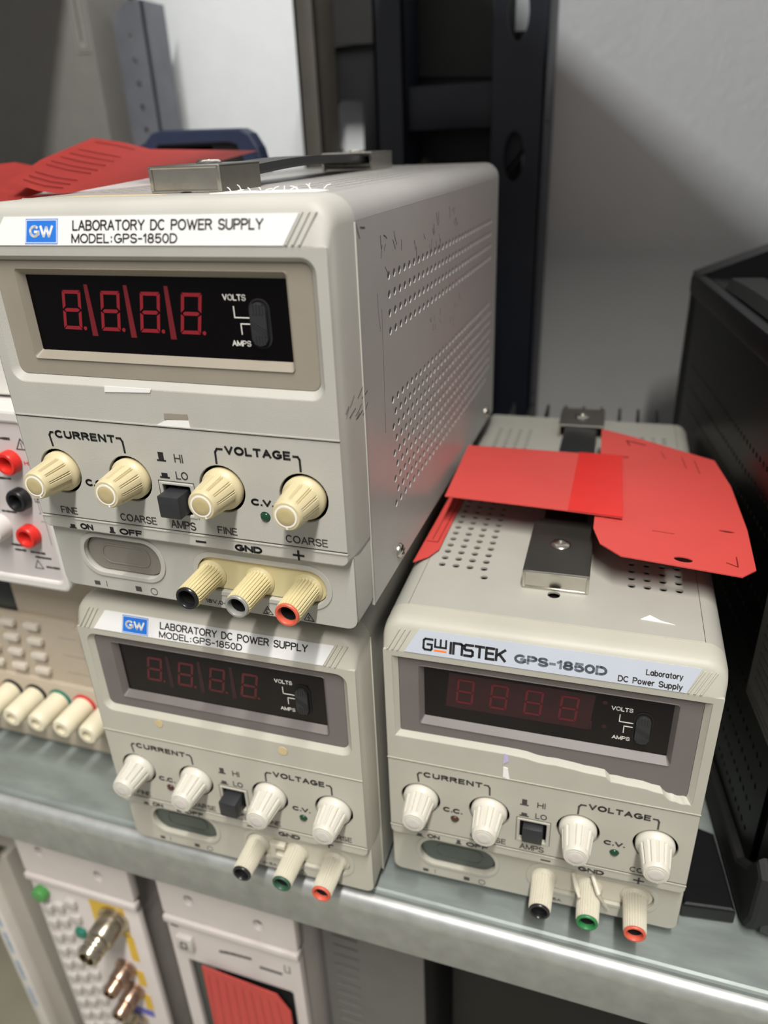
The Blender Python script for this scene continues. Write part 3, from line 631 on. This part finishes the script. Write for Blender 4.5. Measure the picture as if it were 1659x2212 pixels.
# ------------------------------------------------------------------ red cards
def card_flat(name, pts, holes, thick, z, label, lines=(), extra=None, bend=None, group='red cards'):
    mb = MB(); mb.plate([pts] + holes, thick, ID)
    if bend:
        bmesh.ops.subdivide_edges(mb.bm, edges=[e for e in mb.bm.edges if e.calc_length() > 12], cuts=6, use_grid_fill=False)
        bmesh.ops.triangulate(mb.bm, faces=mb.bm.faces)
    for v in mb.bm.verts: v.co.z += z + (bend(v.co.x, v.co.y) if bend else 0)
    o = mb.obj(name, 'card_red'); tag(o, label, 'card', group)
    if lines:
        for p, q, w_ in lines:
            l = MB(); n = 8
            for i in range(n):
                s = [(p[0] + (q[0] - p[0]) * t, p[1] + (q[1] - p[1]) * t) for t in (i / n, (i + 1) / n)]
                zz = z + (bend(*s[0]) if bend else 0)
                l.stroke(s, w_, T(0, 0, zz + .1), .1)
            l.obj('printed_line', 'card_line', o)
    return o
bR = lambda x, y: -0.05 * max(0, x - 5) - 0.02 * max(0, 60 - y) + 0.0
big = card_flat('red_card', [(-12, 206), (46, 176), (51.5, 145), (54.5, 100), (54.5, 66), (49, 59), (4, 60.5), (-4.5, 69), (-8, 82), (-9, 140)],
          [circ(27.8, 65.5, 3.6, 16, 2.2), rrect(16, 25, 86, 87, .3), circ(46, 96, 3.3, 12, 1.0)], 0.5, 164.6, 'large notched red card with punched holes, right of the strap on the right power supply',
          [((44, 68), (48, 66), .4), ((48, 66), (48, 74), .4), ((2, 190), (12, 186), .5), ((2, 190), (4, 183), .4), ((20, 178), (22, 170), .3), ((30, 175), (32, 160), .3), ((36, 172), (38, 156), .3), ((0, 166), (4, 166), .4)], bend=bR)
left = card_flat('red_card', [(-80, 163), (0.5, 163), (3.5, 92), (-77, 97)], [], 0.5, 165.4, 'rectangular red card laid across the handle strap, taped to the large one', bend=lambda x, y: 0.6 * math.sin((x + 80) / 40))
MB().plate([[(-21, 163.5), (0.8, 163.5), (3.7, 92), (-20, 93.6)]], 0.12, T(0, 0, 166.3)).obj('clear_tape', 'card_tape', left)['label'] = 'glossy darker red tape strip'
low = card_flat('red_card', [(-81, 190), (-76, 190), (-74, 74), (-77, 66), (-82.4, 60), (-82.4, 150)], [], 0.4, 149.6, 'narrow red card under the taped ones, squeezed beside the tall stacked power supply', [((-76.2, 140), (-76.2, 80), .35), ((-76.2, 80), (-81.5, 80), .35), ((-79.2, 118), (-79.2, 82), .3)])

# ------------------------------------------------------------------ left stack: keypad supply, multimeter, blue meter
k = empty('bench_power_supply', (0, 0, SH)); tag(k, 'tan bench power supply with keypad and cream binding posts, left of the stacked pair', 'power supply')
Y = 52.0
m_ = MB(); m_.box(-470, -228, Y, 380, 4, 130, 3); m_.obj('housing', 'psu_tan', k)
m_ = MB(); m_.box(-470, -230, Y - 3.5, Y + 1, 20, 93, 2); m_.box(-470, -226, Y - 6, Y + 8, 2, 50, 2); m_.obj('front_panel', 'psu_tan', k)
MB().box(-420, -311, Y - 0.6, Y + 2, 92.5, 116, .4).obj('display', 'lcd_dark', k)
for j in range(4):
    for i in range(7): 
        x = -299 - 16.4 * i - 0.3 * j; z = 84.7 - 10.2 * j + SH * -1
        MB().box(x - 4.9, x + 4.9, Y - 7, Y - 3, z - 2.1, z + 2.1, 1.2).obj('key', 'psu_key', k)
g = MB()
for z in (82, 70, 58): g.stroke([(-284, z), (-236, z)], .3, FRONT @ T(0, 0, -(Y - 3.5)), .08)
g.obj('panel_lines', 'ink_pale', k)
MB().lathe([(8, -2), (8, 0), (6, 4), (5, 7), (0.5, 7.5)], FRONT @ T(-262, 91, -(Y - 3)), 24).obj('selector_bump', 'psu_tan', k)
MB().box(-262, -240, Y - 8, Y - 5, 55, 60, .6).obj('terminal_label', 'slotted', k)
for i, cl in enumerate(('post_red', 'post_green', 'ring_black', 'ring_black', 'post_red', 'post_red')):
    pass
for i in range(6):
    x = -258.5 - 17.0 * i; cl = ('post_red', 'post_red', 'post_green', 'ring_black', 'ring_black', 'post_red')[i]
    mx = FRONT @ T(x, 38, -(Y - 5))
    p = MB().lathe([(6.6, 2), (6.4, 4), (6.3, 16), (6.0, 20.5), (5.2, 21.5), (3, 21.6), (2.8, 17)], mx, 28, cap0=True).obj('binding_post', 'post_cream', k)
    MB().lathe([(7.6, -1), (7.6, 1.6), (6.7, 2.4)], mx, 28).obj('post_collar', cl, p)
for x in (-455, -245):
    for y in (70, 360): MB().lathe([(7, 0), (7, 5)], T(x, y, 0), 16, cap0=True).obj('rubber_foot', 'rubber', k)

d = empty('bench_multimeter', (0, 0, 0)); tag(d, 'white bench multimeter with red and black jacks, resting on the tan keypad supply', 'multimeter')
Y = 22.0
MB().box(-460, -246, Y + 20, 370, 133, 218, 2).obj('housing', 'dmm_white', d)
m_ = MB(); m_.plate([rrect(-470, -239.5, 131, 221, 4), rrect(-466, -243, 136.5, 215, 3)], 22, FRONT @ T(0, 0, -Y), 1.4); m_.obj('bumper', 'dmm_rim', d)
MB().box(-467, -242.5, Y + 1.2, Y + 18, 136, 215.5).obj('front_panel', 'dmm_white', d)
for (x, z, cl) in ((-254, 197, 'jack_red'), (-254.2, 179, 'jack_black'), (-254.6, 160.5, 'jack_red'), (-273, 197, 'jack_red'), (-273, 179, 'jack_black')):
    mx = FRONT @ T(x, z, -Y)
    j = MB().lathe([(5.4, -1.2), (5.4, 2.6), (4.9, 3.4), (3.6, 3.4), (3.2, 2.4), (2.4, -1)], mx, 28).obj('input_jack', cl, d)
    MB().lathe([(2.3, -0.9), (1.2, -.8)], mx, 16).obj('jack_core', 'chassis_black', j)
MB().lathe([(6.5, -1.2), (6.5, 4), (5.6, 5.4), (2, 5.8)], FRONT @ T(-271.5, 163, -Y), 28).obj('push_button', 'dmm_rim', d)
t = MB(); q = FRONT @ T(0, 0, -(Y + 1.2))
t.use('soft_ink').stroke([(-249.5, 203.0), (-243.6, 203.0), (-246.4, 208.0), (-249.5, 203.0)], .5, q).stroke([(-246.6, 206), (-246.6, 203.8)], .4, q)
for (x0, x1, z) in ((-262, -252, 207.5), (-258, -250, 150.6), (-256, -247, 148.2), (-251, -241.5 - 2, 143.4), (-268, -259, 171), (-268, -258, 188), (-268, -262, 153.4), (-267, -261, 150.8)):
    x = x0
    while x < x1 - .8:
        wd = rnd.uniform(.5, 1.3); t.stroke([(x, z), (x + wd, z)], rnd.uniform(.7, 1.3), q); x += wd + .5
t.stroke([(-258, 142), (-253.2, 142), (-255.6, 146.4), (-258, 142)], .4, q)
t.use('ink_pale').stroke([(-247.0, 186), (-246.0, 186), (-246, 172), (-247, 172)], .3, q).stroke([(-247, 168), (-244.6, 168), (-244.6, 156)], .3, q)
t.use('jack_red').text('HI', -247.6, -244.8, 195.6, 197.6, q, .1); t.use('soft_ink').text('LO', -247.4, -244.4, 177.6, 179.6, q, .1)
t.obj('panel_lettering', None, d)

b = empty('blue_bumper_instrument', (0, 0, 0)); tag(b, 'white and blue bumpered instrument on top of the white multimeter, mostly out of sight', 'instrument')
MB().box(-460, -236, 44, 330, 222.2, 298, 3).obj('housing', 'dmm_white', b)
MB().plate([rrect(-470, -226, 222.2, 300, 8), rrect(-462, -236, 246, 292, 5)], 16, FRONT @ T(0, 0, -40), 1.5).obj('bumper', 'blue_bumper', b)
MB().plate([rrect(-462, -230, 222.4, 240, 2)], 8, FRONT @ T(0, 0, -36), 1).obj('lower_rim', 'dmm_rim', b)

hm = empty('handheld_meter', (-278, 250, 301)); tag(hm, 'dark blue bumpered meter with white lettering in its recess, behind the curled red card', 'meter')
o_ = [(-49, 0), (49, 0), (45, 15), (40, 23), (34, 26), (-22, 27), (-30, 25.6), (-40, 17), (-49, 6)]
i_ = [(-38, 2), (36, 2), (30, 17), (24, 18.5), (-26, 18.5), (-36, 10)]
MB().plate([o_, i_], 12, FRONT @ T(0, 0, 0), 1.5).obj('bumper', 'blue_bumper', hm); MB().plate([[(-41, .5), (40, .5), (34, 20), (-36, 20)]], 3, FRONT @ T(0, 0, -4), .3).obj('end_panel', 'chassis_black', hm)
MB().box(-44, 14, 4, 70, 0.4, 20, 3).obj('body', 'chassis_black', hm)
tx = MB(); tx.text('VISION', -27, -8, 9.5, 14, FRONT @ T(0, 0, -4), .15); tx.text('VISION', 3, 23, 9.5, 14, FRONT @ T(0, 0, -4), .15); tx.obj('lettering', 'ink_pale', hm)

# curled red card on the left stack: a bent sheet with ruled lines
def curl(name, P, label, lines=0):
    """P: rows of points from front to back"""
    mb = MB(); top = [[Vector(p) for p in r] for r in P]
    fine = []
    for r in top:
        row = []
        for p, q in zip(r, r[1:]):
            for i in range(6): row.append(p.lerp(q, i / 6))
        row.append(r[-1]); fine.append(row)
    rows = []
    for r, s in zip(fine, fine[1:]):
        for i in range(6): rows.append([p.lerp(q, i / 6) for p, q in zip(r, s)])
    rows.append(fine[-1])
    mb.sheet(rows); 
    for f in list(mb.bm.faces): pass
    g = bmesh.ops.solidify(mb.bm, geom=mb.bm.faces[:], thickness=0.4)
    o = mb.obj(name, 'card_red'); tag(o, label, 'card', 'red cards')
    if lines:
        for j in range(lines):
            l = MB()
            t_ = 0.12 + 0.8 * j / (lines - 1); rr = int(t_ * (len(rows) - 1))
            n_ = len(rows[rr]); seq = rows[rr][int(n_ * .12):int(n_ * .62)]
            l.tube([p + Vector((0, -0.3, 0.5)) for p in seq], .22, 5).obj('ruled_line', 'card_line', o)
    return o
curl('red_card', [[(-268, 75, 307), (-250, 72, 303), (-235, 70, 301.7), (-214, 75, 304.5)],
                  [(-281.6, 115, 315), (-262, 113, 311), (-240, 110, 308), (-213.5, 120, 306.5)],
                  [(-284.2, 160, 324), (-268, 165, 321), (-258, 172, 317.5), (-213.5, 212, 314.4)]], 'curled red card with ruled lines, above the left rear of the yellowed power supply', 9)
curl('red_card', [[(-330, 95, 301), (-296, 92, 296.0), (-262, 90, 296.0)], [(-330, 100, 318), (-290, 97, 310.4), (-262, 96, 304)], [(-330, 130, 320), (-290, 128, 312), (-262, 125, 306)]][0:0] or
     [[(-340, 70, 299), (-262, 66, 299)], [(-336, 96, 311), (-262, 92, 302.2)], [(-330, 150, 314), (-268, 150, 303)]], 'dark shaded red card lying beneath the curled one at the left edge', 0)

# ------------------------------------------------------------------ black device on the right
ya = math.radians(-10.2)
dv = empty('black_instrument', (76.5, 36, SH), 0); dv.rotation_euler = (0, 0, math.radians(8.6))
tag(dv, 'large black instrument with a perforated side, at the right end of the shelf', 'instrument')
# local frame: +y runs to the rear along the side, side face is x=0 looking to -x; height z
DH = 236
mb = MB(); mb.box(4, 230, 14, 292, 8, DH - 4, 4); mb.obj('dark_core', 'chassis_black', dv)
sid = [rrect(-290, -18, 10, DH - 3, 3)]
for z in (182, 169, 156.5, 128, 115, 102, 86, 69.5, 56.5, 43.5, 30.5):
    for i in range(44):
        s = -262 + 5.6 * i + (2.8 if int(z * 2) % 2 else 0)
        if -280 < s < -26: sid.append(circ(s, z, 1.5, 8))
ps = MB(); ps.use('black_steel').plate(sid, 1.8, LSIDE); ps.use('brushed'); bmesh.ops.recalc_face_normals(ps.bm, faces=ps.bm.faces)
for f in ps.bm.faces:                                               # paler metal put on the hole walls to make glints
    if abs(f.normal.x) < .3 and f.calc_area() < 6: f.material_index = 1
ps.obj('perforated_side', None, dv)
mb = MB()
mb.box(-2, 6, 12, 293, DH - 14, DH, 3)
mb.loft([[(x, y, z) for x, z in ((0, 4), (232, 4), (232, DH + 34), (90, DH + 34), (0, DH))] for y in (276, 296)])
mb.obj('rear_frame', 'black_plastic', dv)
MB().box(6, 230, 20, 290, DH - 4, DH - 1, 1).obj('top_cover', 'black_plastic', dv)
mb = MB()
hp = [(20, 250, DH - 12), (20, 236, DH + 2), (20, 190, DH + 3), (20, 60, DH + 3), (20, 24, DH - 6)]
mb.loft([[(x, y, z) for x, y, z in ((8, yy, zz - 10), (6, yy, zz - 3), (9, yy, zz + 3), (26, yy, zz + 3), (30, yy, zz - 3), (30, yy, zz - 10))] for (_, yy, zz) in hp], smooth=True)
mb.obj('corner_bumper', 'rubber', dv)
for i in range(9): MB().box(48, 200, 96 + 18 * i, 103 + 18 * i, DH - 1.4, DH - .4, .2).obj('top_slot', 'chassis_black', dv)
mb = MB(); mb.plate([[(-170, 0), (-8, 0), (2, 4), (6, 14), (6, 40), (-2, 44), (-10, 30), (-22, 20), (-170, 15)]], 12, LSIDE @ T(0, 0, 4), 2.5)
mb.obj('base_rail', 'rubber', dv)
mb = MB(); mb.box(0, 232, -6, 16, 2, DH - 6, 6); mb.obj('front_bumper', 'black_plastic', dv)
mb = MB(); mb.plate([rrect(-57, 6, 87, 147, .6)], 1.6, LSIDE @ T(0, 0, 2.2), .3); pl = mb.obj('side_plate', 'plate_grey', dv); pl['label'] = 'grey information plate'
t = MB(); q = LSIDE @ T(0, 0, 2.2)
for j in range(9):
    x = -50
    while x < 2:
        wd = rnd.uniform(.8, 3.0); t.stroke([(x, 138 - 4.6 * j), (x + wd, 138 - 4.6 * j)], .7, q); x += wd + .9
t.stroke([(-56, 93), (5, 93)], .5, q).stroke([(-56, 90), (5, 90)], .5, q)
t.obj('plate_lettering', 'soft_ink', pl)
tr = MB(); tr.plate([[(47.5, 34.0), (69.5, 36.8), (66, 60), (63, 78), (47.5, 82)]], 9, T(0, 0, SH + 9.2), 1.4)
tag(tr.obj('flat_tray', 'black_plastic'), 'flat black plastic slab on the shelf between right power supply and black instrument', 'tray')

# ------------------------------------------------------------------ rack upright behind
ru = empty('rack_upright', (0, 0, 0)); tag(ru, 'dark steel rack upright with braces and holes, standing behind the yellowed power supply', 'rack upright')
ZB, ZT = -690, 440
def col(name, x0, x1, y0, y1, m, lipw=0):
    mb = MB(); mb.box(x0, x1, y0, y0 + 3, ZB, ZT, .6)
    mb.box(x0, x0 + 3, y0, y1, ZB, ZT, .6); mb.box(x1 - 3, x1, y0, y1, ZB, ZT, .6)
    return mb.obj(name, m, ru)
col('post', -269, -251, 402, 440, 'rack_brown'); col('post', -206, -182, 400, 440, 'navy')
mb = MB(); mb.plate([[(-116, ZB), (-78, ZB), (-78, ZT), (-116, ZT)]] + [circ(-99, 392 + 90 * i, 7.5, 16, 17) for i in range(-1, 2)], 3, FRONT @ T(0, 0, -398), .5)
mb.box(-80.6, -77.4, 398, 448, ZB, ZT, .6); mb.obj('post', 'navy', ru)
hole = [(-252, 348), (-232, 347), (-233, 306), (-233, 200), (-250, 200), (-250, 306), (-258, 320), (-256, 340)]
mb = MB(); mb.plate([[(-276, ZB), (-100, ZB), (-100, 386), (-276, 386)], hole], 3, FRONT @ T(0, 0, -446), .4); mb.obj('back_plate', 'rack_black', ru)
mb = MB(); mb.plate([[(-252, 386), (-182, 384), (-182, ZT), (-252, ZT)]], 3, FRONT @ T(0, 0, -440), .5); mb.obj('cross_plate', 'rack_olive', ru)
mb = MB(); mb.plate([[(-184, 360), (-108, 356), (-108, ZT), (-184, ZT)]], 3, FRONT @ T(0, 0, -440), .5); mb.obj('cross_plate', 'rack_olive', ru)
mb = MB(); mb.box(-183, -112, 404, 422, 322, 352, 1.5); mb.obj('cross_bar', 'navy', ru)
def brace(x0, z0, x1, z1, w_, y, m='navy'):
    d_ = Vector((x1 - x0, z1 - z0)).normalized(); n_ = Vector((-d_.y, d_.x)) * w_ / 2
    lp = [(x0 + n_.x, z0 + n_.y), (x0 - n_.x, z0 - n_.y), (x1 - n_.x, z1 - n_.y), (x1 + n_.x, z1 + n_.y)]
    mb = MB(); mb.plate([lp], 3, FRONT @ T(0, 0, -y), .5); mb.plate([[(p.x, p.y) for p in (Vector(lp[0]), Vector(lp[0]) - n_ * .3, Vector(lp[3]) - n_ * .3, Vector(lp[3]))]], 10, FRONT @ T(0, 0, -y), .4); mb.obj('brace', m, ru)
zz = [330, 222, 112, 0, -112, -224]
for i in range(5):
    if i % 2 == 0: brace(-82, zz[i], -176, zz[i + 1], 16, 410)
    else: brace(-176, zz[i], -82, zz[i + 1], 16, 410)
brace(-176, 300, -96, 200, 12, 416, 'rack_brown')
for (x, z, r_) in ((-170, 262, 5), (-112, 196, 4), (-98, 236, 4), (-96, 152, 4), (-98, 120, 5)):
    MB().lathe([(r_, -1), (r_, 1.5), (r_ * .6, 3)], FRONT @ T(x, z, -404), 16).obj('bolt', 'brushed', ru)

# ------------------------------------------------------------------ things against the wall on the left
wb = MB(); wb.box(-452, -212, 470, 478, 120, 590, 1)
wb = tag(wb.obj('white_panel', 'white_board'), 'plain white panel leaning on the wall behind the curled red card', 'panel')
cb = empty('grey_cabinet', (-640, 380, SH)); tag(cb, 'dark grey cabinet with a small pale sticker, at the upper left of the picture', 'cabinet')
mb = MB(); mb.box(0, 206, 0, 60, 0, 590, 2); mb.obj('body', 'cabinet_grey', cb)
s_ = MB(); s_.plate([rrect(190, 202.5, 392, 440, 1)], .5, FRONT @ T(0, 0, .6)); s_ = s_.obj('sticker', 'plate_grey', cb); s_['label'] = 'pale grey sticker'
t = MB(); t.stroke([(192, 394), (200.5, 394), (200.5, 438), (192, 438), (192, 394)], .6, FRONT @ T(0, 0, .65)); t.stroke([(196, 400), (196, 432)], 1.6, FRONT @ T(0, 0, .65)); t.obj('sticker_print', 'soft_ink', s_)
sp = MB(); hl = [rrect(-419, -415, 330 + 17 * i, 335 + 17 * i, 1.4) for i in range(-18, 5)]
sp.plate([[(-432, SH), (-402, SH), (-402, 425), (-418, 425), (-432, 415)]] + hl, 2, FRONT @ T(0, 0, -408), .3); sp.box(-404, -402, 408, 440, SH, 425)
tag(sp.obj('slotted_angle', 'slotted'), 'pale slotted metal angle between the grey cabinet and the white panel', 'bracket')

# unseen upper shelves, added to block light from the wall, white for bounce
tag(MB().box(-1500, -375, 0, 478, 600, 603).box(-1500, -375, -3, 0, 572, 603).obj('shading_shelf', 'white_board'), 'unseen shelf above the cabinet at the left, placed to cast the diagonal wall shadow', 'shelf')
tag(MB().box(-150, 620, 0, 420, 600, 603).box(-150, 620, -3, 0, 572, 603).obj('shading_shelf', 'white_board'), 'unseen shelf above the power supplies, placed to keep ceiling light off the wall', 'shelf')

# ------------------------------------------------------------------ instruments under the shelf
LZ = -345
ls = MB(); ls.box(-620, 420, -60, 395, LZ - 4, LZ); tag(ls.obj('lower_shelf', 'laminate'), 'lower board carrying the upright instruments below the front lip', 'shelf')

def keyblock(mb, x, z, y, w_, h_): mb.box(x - w_ / 2, x + w_ / 2, y - 3, y + 1, z - h_ / 2, z + h_ / 2, 1.2)
n1 = empty('signal_analyser', (-288, 15, LZ)); tag(n1, 'pale upright instrument under the shelf with green button, small keys and metal connectors', 'instrument')
def L(z): return z - LZ
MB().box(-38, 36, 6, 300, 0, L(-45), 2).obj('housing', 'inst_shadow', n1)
mb = MB()
mb.plate([rrect(-40, 41, L(-84), L(-42), 2), circ(-22.5, L(-61.5), 3.0, 16, 4.0), circ(18.5, L(-68.5), 3.0, 16, 4.0)], 6, FRONT, .8)
mb.box(-40.5, 41.5, -1.6, 4, L(-90.5), L(-85), 1.2, mx=ID); mb.obj('mounting_flange', 'inst_pink', n1)
MB().box(-40, 40, 1, 6, 4, L(-88), 1.5).obj('front_panel', 'inst_pink', n1); MB().box(-39, 40, 3.5, 5.8, L(-84), L(-44)).obj('hole_shade_sheet', 'rack_black', n1)  # black sheet behind the flange holes stands in for their shade
MB().lathe([(5.4, 0), (5.4, 4), (4.6, 5), (2, 5.4)], FRONT @ T(-32, L(-101.5), -1), 24).obj('power_button', 'key_green', n1)
for i, x in enumerate((-31, -21, -10)):
    for j in range(11):
        z = -104 - 14.2 * j - (7 if i == 1 else 0) - (12 if i == 0 else 0)
        if i == 2 and j == 2:
            cl = 'key_teal'
        else: cl = 'key_grey'
        kb = MB(); keyblock(kb, x, L(z), 1, 7.2, 7.6); kb.obj('key', cl, n1)
def conn(parent, x, z, sc, m, tip):
    mx = FRONT @ T(x, z, -1)
    c_ = MB(); c_.lathe([(9.5 * sc, 0), (9.5 * sc, 2), (8 * sc, 2.4), (7.6 * sc, tip * .55), (7.0 * sc, tip * .58)] + [(6.2 * sc + .5 * (i % 2), tip * (.6 + .05 * i)) for i in range(7)] + [(6 * sc, tip * .96), (5.2 * sc, tip), (4.4 * sc, tip), (4.2 * sc, tip * .7)], mx, 32)
    c_ = c_.obj('connector', m, parent); MB().lathe([(1.4 * sc, tip * .6), (1.2 * sc, tip * .95)], mx, 12).obj('centre_pin', 'nickel', c_)
lab = MB(); q = FRONT @ T(0, 0, -1)
lab.use('yellow_ink').plate([rrect(4, 29.5, L(-122), L(-95), 1), circ(20.5, L(-107.3), 10, 20)], .2, q @ T(0, 0, .15)); lab.plate([rrect(25, 31, L(-146), L(-121), 1), rrect(25, 31, L(-172), L(-156), 1), rrect(25, 31, L(-198), L(-181), 1)], .2, q @ T(0, 0, .15))
lab.use('violet_ink').plate([rrect(12, 30, L(-206), L(-199), 1)], .2, q @ T(0, 0, .15)).obj('panel_print', None, n1)
conn(n1, 20.5, L(-107.3), 1.12, 'nickel', 27); conn(n1, 18.5, L(-156), .8, 'nickel_pink', 19); conn(n1, 20, L(-179), .8, 'nickel_pink', 19); conn(n1, 14, L(-214), .95, 'nickel', 14)

n2 = empty('network_analyser', (-184.5, 15, LZ)); tag(n2, 'pale upright instrument under the shelf with square button and red card on its screen', 'instrument')
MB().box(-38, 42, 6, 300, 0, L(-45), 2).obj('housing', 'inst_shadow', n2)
mb = MB(); mb.plate([rrect(-43, 43.5, L(-84), L(-42), 2), circ(-23, L(-66.3), 3.0, 16, 4.0), circ(20.7, L(-69.7), 3.0, 16, 4.0)], 6, FRONT, .8)
mb.box(-43.2, 43.7, -1.6, 4, L(-90.5), L(-85), 1.2); mb.obj('mounting_flange', 'inst_pink', n2)
mb = MB(); mb.plate([rrect(-43, 43, 4, L(-88), 1.5), rrect(-34, 36, 30, L(-125), 2)], 5, FRONT @ T(0, 0, -1), .6); mb.obj('front_panel', 'inst_pink', n2)
MB().box(-41, 42, 3.5, 5.8, L(-84), L(-44)).obj('hole_shade_sheet', 'rack_black', n2); MB().box(-35, 37, 4, 5.9, 28, L(-123)).obj('screen', 'lcd_dark', n2)  # same black sheet here, painting the mounting holes as shaded
kb = MB(); keyblock(kb, -31.8, L(-107), 1, 11, 12.5); kb = kb.obj('square_button', 'key_grey', n2); z_ = MB(); z_.plate([rrect(-34, -29.6, L(-110), L(-104), .5), rrect(-33.2, -30.4, L(-109.2), L(-104.8), .4)], .3, FRONT @ T(0, 0, 2.3)); z_.obj('button_mark', 'soft_ink', kb)
q = FRONT @ T(0, 0, -1)
for pts, w_ in (([(-9, L(-107)), (-5, L(-106.2)), (0, L(-105.6)), (11, L(-105))], 2.1), ([(17, L(-110.2)), (30, L(-110.2))], 2.1), ([(33, L(-101)), (33, L(-107)), (36, L(-107)), (36, L(-101))], .6), ([(-40, L(-95)), (-36, L(-95.4))], 1.4)):
    MB().stroke(pts, w_, q).obj('panel_mark', 'soft_ink', n2)
rc = MB(); rc.plate([[(-22, L(-121.5)), (27, L(-126)), (34.5, L(-139)), (34.5, L(-260)), (-24, L(-260))]], .5, FRONT @ T(-184.5, LZ, -12.6) @ T(0, 0, 0), 0)
rc = tag(rc.obj('red_card', 'card_red'), 'red card hanging over the screen of the upright instrument under the shelf', 'card', 'red cards')
for i in range(9): MB().stroke([(-203 + 5.6 * i, LZ + L(-129 - i * .6)), (-206 + 6.4 * i, LZ + L(-190))], .3, FRONT @ T(0, 0, -12.55), .05).obj('ruled_line', 'card_line', rc)
# perforated housing to the right of it
n3 = empty('slotted_case', (-138, 40, LZ)); tag(n3, 'dark grey slotted instrument case right of the red-carded instrument, under the shelf', 'instrument')
mb = MB(); lp = [[(-0, 0), (62, 0), (62, L(-60)), (0, L(-60))]]
for j in range(26): lp.append(rrect(6, 22, L(-74 - 9 * j), L(-71.5 - 9 * j), 1))
mb.plate(lp, 1.5, FRONT, .2); mb.obj('slotted_front', 'cabinet_grey', n3)
MB().box(0, 62, 3, 280, 0, L(-61)).obj('housing', 'chassis_black', n3)
# narrow case at the far left
ct = empty('narrow_case', (-365, 15, LZ)); ct.rotation_euler = (0, math.radians(-1.6), 0)
tag(ct, 'narrow upright case with faded blue print on its pale edge, at the far lower left', 'case')
MB().box(0, 26, 4, 240, 1, L(-84), 1).obj('housing', 'carton_side', ct)
MB().box(0, 10, -3, 6, 1, L(-98), .8).obj('edge_strip', 'carton', ct)
t = MB()
for (z0, z1) in ((L(-150), L(-128)), (L(-178), L(-156)), (L(-208), L(-186)), (L(-238), L(-216))): t.plate([rrect(3.2, 6.8, z0, z1, .8)], .1, FRONT @ T(0, 0, 3.12))
t.obj('edge_print', 'carton_blue', ct)
mb = MB(); mb.tube([(-14, -2, L(-112)), (2, 0, L(-98)), (20, 2, L(-82))], 2.2, 10); mb.box(-14, 22, 3, 8, L(-84), L(-80), .8); mb.obj('metal_rim', 'chrome', ct)
dk = empty('shade_block', (-66, 60, LZ)); tag(dk, 'black block added as shade under the right part of the shelf', 'case')  # black filler added to keep this space dark
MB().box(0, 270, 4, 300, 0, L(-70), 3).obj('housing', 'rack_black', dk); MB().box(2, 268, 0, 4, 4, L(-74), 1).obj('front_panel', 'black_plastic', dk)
